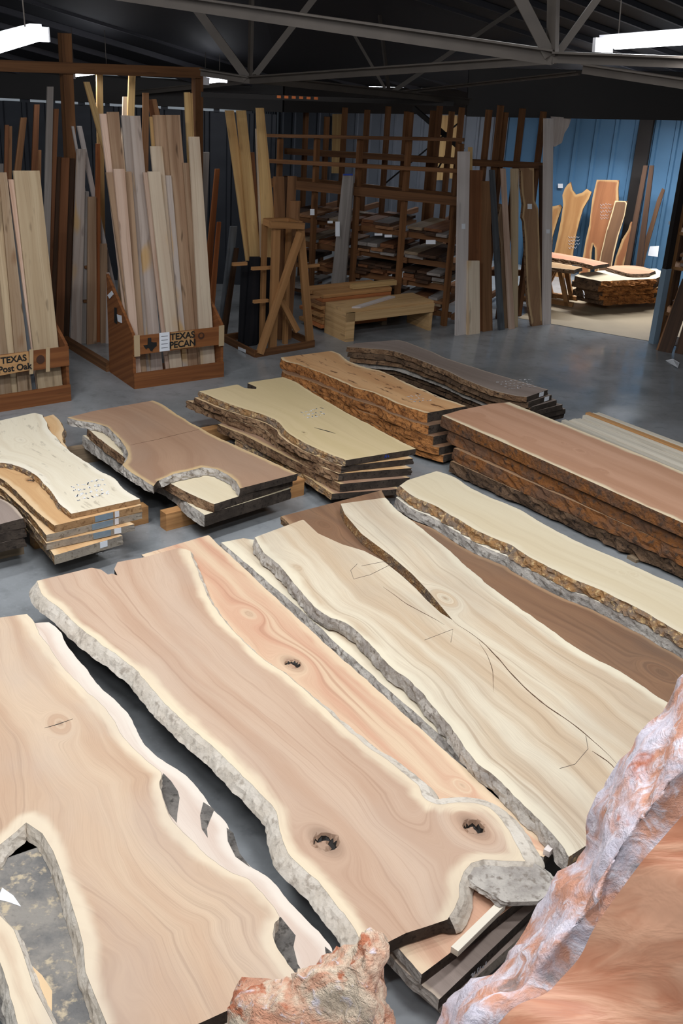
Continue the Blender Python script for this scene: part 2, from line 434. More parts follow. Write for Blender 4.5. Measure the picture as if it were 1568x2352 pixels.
# ================================================================== MATERIALS
M = {}
M['concrete'], nt, b = nt_new('concrete')
tc = N(nt, 'ShaderNodeTexCoord'); o_ = tc.outputs['Object']
a_ = nse(nt, o_, .9, 6, .6); c_ = nse(nt, o_, 7, 5, .6); d_ = nse(nt, o_, 40, 3)
colr = mixc(nt, mr(nt, a_, .3, .7), S(128, 130, 131), S(156, 159, 161))
colr = mixc(nt, math_(nt, 'MULTIPLY', mr(nt, c_, .5, .75), .45), colr, S(106, 108, 110))
colr = mixc(nt, math_(nt, 'MULTIPLY', mr(nt, d_, .55, .8), .3), colr, S(165, 170, 172))
lk(nt, colr, b.inputs['Base Color'])
lk(nt, mr(nt, nse(nt, o_, 1.7, 4), .3, .7, .10, .27), b.inputs['Roughness']); b.inputs['Specular IOR Level'].default_value = .5
bump(nt, b, c_, .05, .01)
M['concrete_tan'] = plain('annex_concrete', S(176, 158, 130), .5, var=.2, scale=2.5)
M['roof'] = plain('roof_sheet', (.018, .019, .024), .7, .2)
M['navy'] = plain('wall_sheet_dark', (.03, .033, .042), .55, .2)
M['greywall'] = plain('wall_sheet_grey', (.20, .22, .26), .5, .2)
M['blue'] = plain('wall_sheet_blue', S(82, 122, 156), .5, .1, var=.08)
M['steel'] = plain('truss_steel', (.050, .040, .032), .55, .4, var=.35)
M['darksteel'] = plain('column_steel', (.014, .011, .010), .6, .2)
M['white'] = plain('white_paint', (.75, .75, .78), .4)
M['paper'] = plain('paper', (.82, .84, .88), .7, var=.04)
M['tube'] = emis('fluorescent_tube', (.93, .95, 1.0), 9.0)
M['rackwood'] = board_mat('rack_timber', S(124, 84, 52), S(100, 66, 40), S(64, 42, 26), .4)
M['binwood'] = board_mat('bin_plywood', S(140, 88, 50), S(120, 72, 40), S(88, 52, 30), .25, axis=0)
M['pine'] = board_mat('yellow_pine', S(216, 180, 124), S(196, 156, 104), S(160, 112, 66), .35)
M['bench'] = board_mat('bench_pine', S(206, 168, 120), S(190, 152, 104), S(152, 112, 74), .4, axis=0)
M['pecan_pale'] = board_mat('pecan_pale', S(214, 196, 172), S(204, 182, 158), S(170, 140, 114), .4, tint=.4, tintc=S(196, 150, 84))
M['pecan_pink'] = board_mat('pecan_pink', S(208, 180, 160), S(190, 156, 134), S(150, 112, 90), .45)
M['pecan_grey'] = board_mat('pecan_grey', S(186, 172, 162), S(168, 150, 138), S(128, 110, 98), .5, tint=.7, tintc=S(196, 154, 88))
M['pecan_brown'] = board_mat('pecan_brown', S(176, 146, 118), S(152, 120, 94), S(104, 76, 54), .75)
M['oak_tan'] = board_mat('post_oak_tan', S(196, 174, 142), S(182, 158, 126), S(146, 118, 88), .5)
M['oak_stain'] = board_mat('post_oak_stained', S(176, 152, 126), S(160, 134, 106), S(110, 76, 46), .8, tint=.8, tintc=S(120, 78, 40))
M['slate'] = board_mat('weathered_blue_grey', S(96, 100, 104), S(78, 80, 84), S(50, 50, 52), .3)
M['black_board'] = board_mat('black_stained_board', (.010, .010, .013), (.015, .014, .016), (.006, .006, .007), .2)
M['red_brown'] = board_mat('red_brown_board', S(132, 86, 56), S(110, 70, 44), S(74, 46, 30), .4)
M['mid_brown'] = board_mat('mid_brown_board', S(150, 108, 74), S(128, 90, 60), S(86, 58, 38), .4)
M['dark_brown'] = board_mat('dark_brown_board', S(80, 56, 40), S(62, 44, 32), S(38, 26, 20), .4)
M['white_cream'] = board_mat('whitish_board', S(222, 212, 194), S(212, 200, 180), S(178, 160, 136), .2)
M['grey_board'] = board_mat('grey_board', S(150, 142, 136), S(130, 122, 116), S(96, 88, 82), .35)
M['white_board'] = board_mat('whitewashed_board', S(206, 196, 190), S(196, 184, 178), S(168, 154, 148), .25)
M['cedar_board'] = board_mat('cedar_board', S(186, 116, 70), S(164, 96, 56), S(116, 62, 34), .4)
M['bunk'] = board_mat('bunk_timber', S(190, 142, 92), S(166, 120, 76), S(120, 80, 48), .4)
M['bunk_grey'] = board_mat('bunk_grey', S(150, 130, 106), S(130, 110, 88), S(90, 74, 58), .4)
M['chalk'] = plain('chalk', (.72, .72, .74), .9, var=.05)
M['bluechalk'] = plain('blue_crayon', S(40, 66, 150), .8)
M['ink'] = plain('black_paint', (.012, .011, .010), .6)
M['signwood'] = board_mat('sign_board', S(184, 142, 96), S(170, 128, 84), S(136, 96, 60), .2, axis=0)
M['webbing'] = plain('jute_strap', S(186, 160, 124), .85)
M['tape'] = plain('blue_grey_film', S(128, 146, 160), .35, var=.25, scale=30)
M['orange'] = plain('orange_plastic', S(214, 110, 40), .5)
# slabs
mw = slab_mat
M['walnut'] = mw('walnut_light', S(202, 174, 150), S(189, 156, 131), S(158, 122, 98), S(228, 210, 180), .055, ring=34, line=.42, fine=.16, grey=.3, greyc=S(188, 166, 148))
M['mega'] = mw('walnut_pale_wide', S(209, 182, 154), S(193, 160, 132), S(150, 118, 96), S(226, 208, 180), .052, ring=40, line=.42, fine=.15, grey=.30, greyc=S(186, 170, 158), wave=.09)
M['pinkelm'] = mw('pink_streaked', S(219, 191, 160), S(205, 160, 132), S(176, 126, 100), S(222, 196, 164), .05, ring=26, line=.55, fine=.16)
M['poplar'] = mw('poplar_cream', S(221, 207, 182), S(201, 177, 148), S(154, 126, 98), S(228, 216, 190), .06, ring=30, line=.55, fine=.2, grey=.3, greyc=S(180, 168, 152))
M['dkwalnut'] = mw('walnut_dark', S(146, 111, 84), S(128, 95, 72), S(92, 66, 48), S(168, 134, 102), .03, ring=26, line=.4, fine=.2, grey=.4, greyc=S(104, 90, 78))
M['cream'] = mw('cream_smooth', S(219, 204, 174), S(213, 196, 164), S(182, 158, 124), S(222, 208, 180), .04, ring=20, line=.2, fine=.1)
M['maple'] = mw('maple_white', S(226, 216, 194), S(220, 208, 184), S(176, 146, 112), S(230, 220, 200), .04, ring=18, line=.18, fine=.1, spots=.35)
M['tanorange'] = mw('tan_orange', S(210, 172, 126), S(198, 156, 110), S(158, 112, 72), S(218, 188, 148), .04, ring=24, line=.3, fine=.15)
M['crotch'] = mw('walnut_crotch', S(166, 133, 108), S(154, 120, 96), S(124, 92, 70), S(206, 176, 130), .035, ring=26, line=.22, fine=.14, grey=.3, greyc=S(158, 136, 118))
M['yellowcream'] = mw('yellow_cream', S(212, 190, 148), S(206, 184, 140), S(176, 150, 108), S(218, 196, 154), .03, ring=20, line=.2, fine=.1)
M['cedar'] = mw('cedar_orange', S(218, 172, 124), S(206, 156, 108), S(150, 92, 56), S(232, 208, 168), .03, ring=26, line=.3, fine=.15, spots=.85)
M['greywalnut'] = mw('walnut_grey', S(150, 134, 124), S(138, 122, 112), S(104, 90, 80), S(184, 166, 148), .018, ring=26, line=.25, fine=.15)
M['cherry'] = mw('cherry_brown', S(198, 153, 124), S(184, 138, 108), S(150, 106, 80), S(232, 214, 180), .045, ring=26, line=.22, fine=.12)
M['lowpink'] = mw('pink_cream_under', S(218, 204, 190), S(206, 184, 168), S(168, 138, 120), S(224, 212, 198), .05, ring=30, line=.25, fine=.12)
M['greybarktop'] = bark_mat('grey_bark_face', S(112, 110, 108), S(146, 140, 132), S(188, 172, 146), .8, bs=.5)
M['bark_grey'] = bark_mat('bark_grey', S(156, 148, 140), S(190, 182, 172), S(132, 122, 112), 1.2, bs=.5)
M['bark_pale'] = bark_mat('bark_pale_tan', S(206, 194, 178), S(218, 208, 194), S(178, 166, 152), 1.0, bs=.25)
M['bark_brown'] = bark_mat('bark_brown', S(112, 84, 62), S(146, 116, 88), S(70, 54, 44), 1.2)
M['bark_mix'] = bark_mat('bark_patchy', S(124, 108, 94), S(158, 118, 76), S(200, 170, 124), 1.3)
M['bark_dark'] = bark_mat('bark_dark', S(84, 66, 52), S(112, 88, 68), S(52, 42, 36), 1.2)
M['bark_rust'] = bark_mat('bark_rust', S(132, 84, 46), S(104, 76, 58), S(84, 66, 54), .9)
M['bark_orange'] = bark_mat('bark_orange', S(176, 118, 68), S(142, 92, 52), S(96, 62, 40), 1.2)
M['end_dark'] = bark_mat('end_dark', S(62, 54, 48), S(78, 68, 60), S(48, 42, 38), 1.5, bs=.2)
M['end_grey'] = bark_mat('end_grey', S(150, 140, 128), S(166, 154, 138), S(128, 116, 102), 1.5, bs=.2)
M['end_tan'] = bark_mat('end_tan', S(176, 142, 104), S(160, 126, 90), S(130, 98, 68), 1.5, bs=.2)

# ================================================================== SETTING
def struct(o): o['kind'] = 'structure'; return o
def quad(name, pts, mat): return struct(mesh_obj(name, pts, [tuple(range(len(pts)))], mat, origin=(0, 0, 0)))
quad('floor', [(-14, -6, 0), (16, -6, 0), (16, 24, 0), (-14, 24, 0)], M['concrete'])
D25 = np.array([math.cos(math.radians(-25)), math.sin(math.radians(-25)), 0]); N25 = np.array([-D25[1], D25[0], 0])   # rear wall direction, outward normal
# annex concrete: starts at the threshold seen in the opening
TH0 = G(1230, 738); TH1 = G(1520, 789)
td = (TH1-TH0)/np.linalg.norm(TH1-TH0); tn = np.array([-td[1], td[0], 0])
a0, a1 = TH0-td*.25, TH1+td*3.0
quad('floor_annex', [a0+EZ*.004, a1+EZ*.004, a1+tn*4.6+EZ*.004, a0+tn*4.6+EZ*.004], M['concrete_tan'])
def corrugated(name, p0, p1, z0, z1, mat, pitch=.30, rib=.03, out=None):
    """sheet-metal wall with trapezoid ribs"""
    p0 = np.array(p0, float); p1 = np.array(p1, float); d = p1-p0; ln = np.linalg.norm(d); d /= ln
    n = np.array([-d[1], d[0], 0]);
    if np.dot(n, -p0*np.array([1, 1, 0])) < 0: n = -n
    V = []; Fc = []; k = int(ln/pitch)
    prof = [(0, 0), (.72, 0), (.78, 1), (.94, 1)]
    for i in range(k):
        for f, h in prof:
            b_ = p0+d*(i+f)*pitch+n*rib*h; V += [(b_[0], b_[1], z0), (b_[0], b_[1], z1)]
    for i in range(len(V)//2-1): Fc.append((2*i, 2*i+2, 2*i+3, 2*i+1))
    return struct(mesh_obj(name, V, Fc, mat, origin=(0, 0, 0)))
ZG = 2.36
GL = G(0, 224, ZG); GM = G(648, 257, ZG); GR = G(1568, 270, ZG)
GL2 = GL+(GL-GM)*1.2; GR2 = GR+(GR-GM)*1.0
WP = np.array([3.2, 17.9, 0])
def wallp(t): return WP+D25*t
WS = -1.05
corrugated('wall_back', wallp(-5.8), wallp(WS+.2), 0, 3.2, M['greywall'], .24, .025)
corrugated('wall_annex', wallp(WS), wallp(2.72), 0, 3.2, M['blue'], .30, .035)
corrugated('wall_annex_side', wallp(2.7), wallp(2.7)+np.array([7, 1.2, 0]), 0, 3.2, M['blue'], .30, .035)
corrugated('wall_left', GL2*np.array([1, 1, 0]), GM*np.array([1, 1, 0]), 0, ZG-.035, M['navy'], .30, .03)
corrugated('wall_back_side', GM*np.array([1, 1, 0])-np.array([.05, 0, 0]), wallp(-5.8), 0, 3.2, M['navy'], .30, .03)
corrugated('wall_right', (11, 15, 0), (11, 2, 0), 0, 6, M['navy'], .30, .03)
wl = bpy.data.objects['wall_left']; gd = (GM-GL2)*np.array([1, 1, 0]); gl = np.linalg.norm(gd); gd /= gl
for i in range(int(gl/.36)):
    p_ = GL2*np.array([1, 1, 0])+gd*(i*.36+random.uniform(0, .1))+EZ*(ZG-.02); bar('closure_block', p_, p_+gd*random.uniform(.05, .14), .05, .05, M['navy'], wl)
# girder under the low edge of the roof
trim = []
for nm, a, b_ in (('trim_1', GL2, GM), ('trim_2', GM, GM+(GR-GM)*.60)):
    struct(bar(nm, a+EZ*.17, b_+EZ*.17, .12, .34, M['darksteel']))
HA, HB = atY(1070, 250, 15.0), atY(1720, 262, 15.0)
struct(bar('trim_4', HA+EZ*.20, HB+EZ*.20, .10, .58, M['darksteel']))
# roof over the hall: rises from the girder towards the viewer
SL = .28; ZR = ZG+.35
def roofz(x, y):
    gx = [GL2[0], GL[0], GM[0], GR[0], GR2[0]]; gy = [GL2[1], GL[1], GM[1], GR[1], GR2[1]]
    return ZR+SL*(np.interp(x, gx, gy)-y)
xs = [-14, GL2[0], GM[0], GR[0], GR2[0], 16]
xs = sorted(set(float(x) for x in xs))
gyf = lambda x: float(np.interp(x, [GL2[0], GL[0], GM[0], GR[0], GR2[0]], [GL2[1], GL[1], GM[1], GR[1], GR2[1]]))
V = []; Fc = []
for x in xs: V += [(x, gyf(x), ZR), (x, -1.5, roofz(x, -1.5))]
for i in range(len(xs)-1): Fc.append((2*i, 2*i+1, 2*i+3, 2*i+2))
ceil = struct(mesh_obj('ceiling', V, Fc, M['roof'], origin=(0, 0, 0)))
# ribs under the roof sheets
M['rib'] = plain('roof_rib', (.05, .05, .06), .6, .3)
for i in range(34):
    x0 = -9+i*.75
    pts = []
    for s_ in (0, 12):
        x = x0-s_*.62; y = gyf(x0)-s_*.78
        pts.append(np.array([x, y, roofz(x, y)-.03]))
    bar('purlin', pts[0], pts[1], .05, .06, M['rib'], ceil)
# lean-to roof behind the girder
quad('ceiling_annex', [(GM[0]-.1, GM[1], 2.78), (GR2[0], GR2[1], 2.78), tuple(wallp(2.7)+np.array([8, 2.2, 3.1])), tuple(wallp(-5.8)+EZ*3.1+N25*.3)], M['roof'])
# steel columns
def column(px, py0, ytop, w_, label, mat):
    b_ = G(px, py0); t = np.array([b_[0], b_[1], ytop])
    r = empty('steel_column', b_); tag(r, label, 'column')
    bar('flange', b_+E2*.05, t+E2*.05, w_, .012, mat, r); bar('flange', b_-E2*.05, t-E2*.05, w_, .012, mat, r); bar('web', b_, t, .012, .1, mat, r)
    boxw('base_plate', b_, (w_*1.8, .2, .015), mat, r)

# ------------------------------------------------------------------ fluorescent fixtures
def fixture(a, b, wd, label, power, hang=.5, group=None, spread=math.pi):
    a = np.array(a, float); b = np.array(b, float); c = (a+b)/2; d = (b-a)/np.linalg.norm(b-a)
    s_ = np.cross(d, EZ); s_ /= np.linalg.norm(s_); ln = np.linalg.norm(b-a)
    r = empty('fluorescent_light', c); tag(r, label, 'light', group)
    up = np.cross(s_, d)
    bar('housing', a+up*.035, b+up*.035, wd*.45, .05, M['white'], r)
    for k in (-1, 1):
        tube('lamp_tube', [a+d*.04+s_*wd*.40*k, b-d*.04+s_*wd*.40*k], .019, M['tube'], r)
    for e_ in (a, b): bar('end_cap', e_-d*.012+up*.005, e_+d*.012+up*.005, wd*.96, .08, M['white'], r)
    if c[1] < 14: hang = max(.1, roofz(c[0], c[1])-c[2]-.1)
    for f_ in (.12, .88): tube('hanger', [a+d*ln*f_+up*.06, a+d*ln*f_+up*(.06+hang)], .004, M['steel'], r, 6)
    L_ = bpy.data.lights.new('tube_glow', 'AREA'); L_.shape = 'RECTANGLE'; L_.size = ln*.94; L_.size_y = wd*.8; L_.energy = power; L_.spread = spread; L_.color = (.93, .96, 1.0)
    lo = bpy.data.objects.new('tube_glow', L_); COL.objects.link(lo)
    zz = up; xx = d; yy = np.cross(zz, xx); p = c-up*.025
    lo.matrix_basis = Matrix(((xx[0], yy[0], zz[0], p[0]), (xx[1], yy[1], zz[1], p[1]), (xx[2], yy[2], zz[2], p[2]), (0, 0, 0, 1)))
    attach(lo, r)
    return r
fixture(atY(84, 80, 7.0), atY(-160, 150, 5.6), .16, 'long twin-tube shop light hung above the leaning post oak boards', 18)
fixture(atY(158, 172, 12.6), atY(256, 160, 13.4), .16, 'twin-tube shop light glowing between the two tall rack posts', 10)
fixture(atY(466, 187, 13.6), atY(509, 182, 14.2), .16, 'small far shop light beside the roof truss joint', 6)
fixture(atY(1384, 106, 7.2), atY(1700, 84, 6.4), .16, 'bright twin-tube shop light hung over the open grey floor', 20)
p_ = G(1434, 279, 2.28); fixture(p_-D25*.12+N25*.2, p_+D25*.12-N25*.2, .14, 'short lamp hanging in the blue-walled annex', 40, .3, spread=1.9)
p_ = wallp(.9)-N25*1.2+EZ*2.72; fixture(p_-D25*.6, p_+D25*.6, .16, 'shop light in the annex lighting the leaning slabs', 42, .15, spread=1.9)
p_ = wallp(2.1)-N25*1.5+EZ*2.72; fixture(p_-D25*.6, p_+D25*.6, .16, 'shop light in the annex above the bark-edged pile', 55, .15, spread=2.75)
p_ = np.array([.6, 17.2, 2.62]); fixture(p_-D25*.6, p_+D25*.6, .16, 'added unseen light over the back of the lumber shelving', 16, .1)  # added lamp, hidden behind the girder, to brighten the rear wall
for x, y, z_, pw in ((-2.6, 4.0, 5.2, 82), (.6, 3.0, 5.2, 82), (-1.8, .8, 5.4, 70), (1.6, .4, 5.4, 80), (-.9, 6.0, 4.9, 62), (2.6, 5.0, 4.9, 72), (-3.2, 7.2, 4.6, 62), (1.2, 8.0, 4.4, 22)):  # added lamps out of view, brightening the slabs, bins and root pieces
    p_ = np.array([x, y, z_]); fixture(p_-E1*.6, p_+E1*.6, .2, 'added twin-tube light, out of view, over the slab stacks', pw, .5, 'added lights over the slab stacks')

# ------------------------------------------------------------------ roof trusses (steel angles)
def truss(name, label, chords, webs):
    c0 = chords[0][0]; p = atY(*c0); r = empty(name, p); tag(r, label, 'truss')
    for a, b_, h_ in chords:
        bar('chord', atY(*a), atY(*b_), .035, h_, M['steel'], r)
        bar('chord_flange', atY(*a)+EZ*h_*.45, atY(*b_)+EZ*h_*.45, .10, .012, M['steel'], r)
    for a, b_, h_ in webs:
        p, q = atY(*a), atY(*b_); d = q-p
        for k in range(60):
            e_ = p+d*(1+k*.05)
            if e_[2] >= roofz(e_[0], e_[1])-.01: break
        bar('web', p, e_, .03, h_, M['steel'], r)
truss('roof_truss', 'heavy brown steel truss chord with web bars meeting above the open floor',
      [((250, -18, 8.0), (1270, 132, 7.0), .085), ((1270, 132, 7.0), (1750, 150, 6.6), .06)],
      [((1262, 128, 7.0), (1165, -60, 7.0), .07), ((1268, 128, 7.0), (1272, -60, 7.0), .075), ((1278, 126, 7.0), (1420, -70, 7.0), .04)])
truss('roof_truss', 'brown steel truss with three web bars above the pecan board bin',
      [((462, 166, 10.6), (575, 184, 10.5), .06), ((575, 184, 10.5), (1275, 136, 8.6), .065), ((575, 180, 10.5), (893, 214, 12.2), .075), ((893, 214, 12.2), (1075, 234, 13.2), .07)],
      [((568, 180, 10.5), (425, -15, 10.5), .075), ((574, 180, 10.5), (578, -15, 10.5), .045), ((580, 180, 10.5), (730, -15, 10.5), .055)])
truss('roof_truss', 'far slim steel truss with thin webs above the lumber shelves',
      [((300, 214, 15.2), (575, 186, 14.8), .06), ((893, 216, 13.0), (1330, 168, 11.0), .03), ((1340, 158, 9.0), (1700, 212, 8.2), .07)],
      [((889, 212, 13.0), (790, 40, 13.0), .03), ((893, 212, 13.0), (872, 40, 13.0), .03), ((899, 212, 13.0), (1050, 110, 13.0), .045)])
bar_ = struct(bar('trim_3', atY(462, 217, 12.2), atY(1040, 238, 12.9), .05, .05, M['darksteel']))

# ================================================================== SLABS
B = {k: M[k] for k in M}
def sl(name, label, L, R, z, th, mat, bark, **kw):
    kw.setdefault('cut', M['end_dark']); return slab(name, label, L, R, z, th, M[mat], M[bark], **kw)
def lerp_poly(P, dx, dy): return [(x+dx, y+dy) for x, y in P]
# --- big centre walnut with the horned end
L13 = [(85, 1334), (98, 1365), (134, 1396), (179, 1437), (223, 1472), (268, 1504), (312, 1539), (348, 1579), (393, 1629), (446, 1678), (491, 1718), (536, 1762), (580, 1803), (616, 1843), (634, 1870), (644, 1914), (663, 1960), (704, 2001), (740, 2037), (781, 2088), (810, 2130), (838, 2172)]
R13 = [(437, 1266), (444, 1285), (455, 1312), (473, 1361), (504, 1410), (545, 1459), (598, 1508), (643, 1539), (700, 1584), (760, 1640), (825, 1700), (883, 1741), (921, 1772), (963, 1805), (971, 1830), (1002, 1847), (1054, 1843), (1099, 1847), (1132, 1860), (1160, 1894), (1182, 1932), (1201, 1963), (1207, 1978)]
NE13 = [(877, 2171), (932, 2143), (977, 2129), (1027, 2112), (1043, 2088), (1054, 2060), (1054, 2032), (1065, 2002), (1082, 1982), (1110, 1974), (1154, 1977)]
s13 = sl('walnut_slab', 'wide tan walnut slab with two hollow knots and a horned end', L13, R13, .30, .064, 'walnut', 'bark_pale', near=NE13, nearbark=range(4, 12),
   far=[(429, 1262), (411, 1258), (330, 1280), (270, 1291), (262, 1307), (270, 1322), (257, 1317), (248, 1320), (232, 1308), (210, 1304)],
   flare=(.058, .03), horn=(1.5, .085), amp=.004, sp=.018, knots=[(748, 1932, .055, .03), (1087, 1898, .045, .035)], gW=1.0)
# --- wide pale slab at the lower left, forked
L14 = [(-160, 1440), (-190, 1560), (-190, 1700), (-160, 1850), (-110, 1980), (-60, 2110), (0, 2212), (28, 2300), (60, 2420)]
R14 = [(62, 1410), (74, 1423), (89, 1450), (116, 1490), (147, 1535), (188, 1577), (232, 1615), (259, 1651), (281, 1691), (304, 1718), (339, 1749), (371, 1776), (366, 1800), (375, 1835), (388, 1868), (408, 1899), (449, 1940), (490, 1978), (536, 2006), (571, 2019), (602, 2052), (640, 2103), (629, 2123), (630, 2164), (653, 2205), (686, 2246)]
NE14 = [(150, 2425), (122, 2352), (77, 2266), (51, 2185), (31, 2134), (0, 2103), (-32, 2060), (-38, 2005), (0, 1940), (35, 1912), (60, 1889), (97, 1914), (122, 1955), (140, 2001), (158, 2057), (179, 2123), (191, 2169), (196, 2231), (214, 2277), (245, 2352), (275, 2430), (470, 2345)]
s14 = sl('forked_slab', 'broad pale swirling walnut slab with a forked crotch opening', L14, R14, .30, .06, 'mega', 'bark_pale', near=NE14, nearbark=range(1, 20),
   flare=(.03, .0), sp=.02, knots=[(138, 1662, .022, 0)], gW=1.1, amp=.004)
L14b = [(-150, 1470), (-120, 1800), (-40, 2200), (60, 2440)]
R14b = [(112, 1429), (138, 1450), (156, 1486), (192, 1530), (232, 1579), (286, 1629), (312, 1673), (330, 1709), (371, 1745), (423, 1777), (464, 1822), (490, 1858), (520, 1894), (541, 1945), (577, 1991), (622, 2021), (663, 2067), (724, 2134), (760, 2174), (768, 2205)]
R14i = [(x-28, y+14) for x, y in R14b]
lo = sl('under_slab', 'pinkish cream slab with dark bark pockets under the forked slab edge', [(-20, 1445), (60, 1600), (170, 1800), (270, 1990), (350, 2200), (460, 2400)], R14b, .238, .05, 'lowpink', 'bark_dark',
   far=[(91, 1430)], near=[(600, 2345)], flare=(.0, -.02), sp=.025, gW=.6)
def inc(parent, z, px, mat='bark_grey', th=.0015, name='bark_inclusion'):
    P = [G(x, y, z) for x, y in px]; return prism(name, P, (0, 0, th), M[mat], parent)
z6 = lambda pts: [(x/1.96, 1700+y/1.96) for x, y in pts]
M['pocket'] = bark_mat('bark_pocket', S(92, 88, 84), S(120, 114, 108), S(70, 66, 62), 1.5, bs=.5)
inc(lo, .238, z6([(735, 150), (770, 185), (800, 230), (808, 260), (798, 330), (795, 372), (760, 330), (735, 260), (718, 185)]), 'pocket')
inc(lo, .238, z6([(915, 280), (965, 312), (945, 360), (930, 400), (935, 440), (908, 400), (900, 340)]), 'pocket')
inc(lo, .238, z6([(1020, 395), (1050, 420), (1078, 510), (1125, 572), (1060, 525), (1025, 455)]), 'pocket')
inc(lo, .238, z6([(1230, 825), (1262, 796), (1330, 880), (1320, 930), (1340, 1010), (1382, 1072), (1345, 1078), (1270, 1000), (1228, 910)]), 'pocket')
inc(lo, .238, z6([(1462, 930), (1492, 955), (1498, 990), (1470, 1000)]), 'pocket')
lc = sl('bark_slab', 'grey bark-faced slab showing through the fork of the broad pale slab', [(-70, 1900), (-70, 2050), (-30, 2200), (20, 2330), (70, 2450)], [(62, 1862), (120, 1925), (160, 2040), (192, 2140), (210, 2250), (262, 2370), (300, 2450)], .238, .05, 'greybarktop', 'bark_grey', sp=.03)
inc(lc, .238, z6([(142, 1015), (190, 1060), (235, 1130), (234, 1222), (190, 1160), (160, 1090)]), 'tanorange')
inc(lc, .238, z6([(0, 690), (10, 665), (60, 700), (95, 750), (40, 730), (0, 720)]), 'white')
lu = sl('under_slab', 'lowest dark-edged slab beneath the forked slab pile', [(-20, 1480), (60, 1640), (170, 1840), (270, 2030), (350, 2240), (460, 2440)], [(x-34, y+24) for x, y in R14b], .186, .05, 'dkwalnut', 'bark_dark', sp=.05, near=[(620, 2400)])
# --- under the horned slab
s13b = sl('under_slab', 'pale pink slab directly under the horned walnut slab', [(190, 1400), (330, 1510), (470, 1640), (640, 1830), (760, 1990), (860, 2110), (921, 2183), (968, 2238)],
   [(400, 1375), (480, 1470), (625, 1590), (775, 1725), (885, 1815), (1000, 1895), (1080, 1925), (1150, 1958), (1255, 2022)], .228, .055, 'pinkelm', 'bark_grey', flare=(.0, .0), sp=.04)
s13c = sl('under_slab', 'grey-ended slab at the bottom of the horned walnut pile', [(230, 1440), (500, 1720), (760, 2030), (900, 2200), (1008, 2296)],
   [(500, 1360), (800, 1680), (1050, 1880), (1262, 2052)], .168, .055, 'greywalnut', 'bark_grey', flare=(.0, .0), sp=.05, cut=M['end_dark'])
sl('under_slab', 'lowest slab under the horned walnut pile with white chalk numbers', [(230, 1470), (500, 1750), (780, 2070), (1020, 2310)],
   [(500, 1390), (800, 1710), (1050, 1910), (1270, 2085)], .108, .06, 'greywalnut', 'bark_grey', flare=(.0, .0), sp=.05, cut=M['end_grey'])
# bark root under the horn
def blob(name, label, P, z, th, mat, cat, sp=.03, amp=.02, flare=.03):
    return slab(name, label, P[0], P[1], z, th, M[mat], M[mat], flare=(flare, flare), sp=sp, amp=amp, cat=cat, cut=M[mat])
hb = slab('horn_bark', '', [(1080, 1985), (1070, 2010), (1110, 2045), (1160, 2072)], [(1205, 1962), (1232, 1985), (1262, 2010), (1266, 2050)], .285, .022, M['bark_grey'], M['bark_grey'], near=[(1235, 2070)], sp=.02, flare=(.01, .02), amp=.012)
if 'category' in hb: del hb['category']
hb.name = 'bark_root'; attach(hb, s13)
st = bar('sticker_stick', G(1043, 2186, .245), G(1152, 2079, .245), .035, .03, M['white_cream']); tag(st, 'pale square stick laid across the slab ends under the horn', 'stick')
st = bar('sticker_stick', G(1254, 1960, .251), G(1266, 1946, .251), .03, .03, M['white_board']); tag(st, 'short white stick between the pink slab and the cream slab', 'stick')
# --- pink streaked slab
sl('pink_slab', 'pink and orange streaked slab between the horned walnut and the cream slab',
   [(325, 1274), (425, 1345), (455, 1385), (490, 1430), (535, 1478), (590, 1526), (690, 1602), (810, 1716), (905, 1790), (955, 1838), (1040, 1868), (1090, 1880), (1130, 1900), (1165, 1932), (1200, 1958), (1248, 1968)],
   [(478, 1229), (540, 1286), (640, 1380), (760, 1490), (900, 1615), (1050, 1750), (1180, 1868), (1275, 1948)], .235, .055, 'pinkelm', 'bark_grey', flare=(.0, .0), sp=.022,
   knots=[(572, 1410, .035, 0), (672, 1524, .045, .02), (1062, 1804, .015, 0)], gW=.6)
sl('cream_strip_slab', 'narrow pale slab tucked under the left edge of the cream slab', [(508, 1246), (662, 1376), (808, 1510), (968, 1650), (1110, 1775)], [(585, 1240), (680, 1330), (820, 1460), (980, 1610), (1130, 1750)], .228, .05, 'poplar', 'bark_grey', far=[(558, 1236)], sp=.05)
# --- forked cream slab
L11 = [(585, 1234), (600, 1262), (637, 1296), (680, 1345), (723, 1395), (755, 1416), (795, 1432), (847, 1475), (890, 1525), (946, 1568), (995, 1623), (1032, 1667), (1069, 1716), (1099, 1755), (1143, 1790), (1198, 1844), (1254, 1899), (1287, 1938), (1306, 1968)]
R10 = [(884, 1143), (915, 1173), (970, 1216), (1032, 1265), (1094, 1321), (1155, 1370), (1217, 1413), (1279, 1457), (1341, 1500), (1402, 1531), (1464, 1568), (1507, 1599), (1540, 1618), (1640, 1690), (1720, 1750)]
FAR = [(782, 1157), (791, 1180), (830, 1226), (862, 1250), (896, 1275), (946, 1318), (983, 1357), (1012, 1392), (1040, 1425), (1012, 1408), (978, 1377), (955, 1352), (921, 1321), (878, 1287), (835, 1265), (785, 1250), (730, 1225), (696, 1193)]
s11 = sl('cream_slab', 'cream forked slab with long crack and bark-lined notch', L11, R10, .312, .072, 'poplar', 'bark_grey', near=[(1364, 1930), (1500, 1865)], far=FAR, flare=(.022, .0), sp=.02,
   knots=[(1022, 1374, .03, 0), (684, 1303, .012, 0)], gW=1.3, cut=M['bark_mix'], amp=.008)
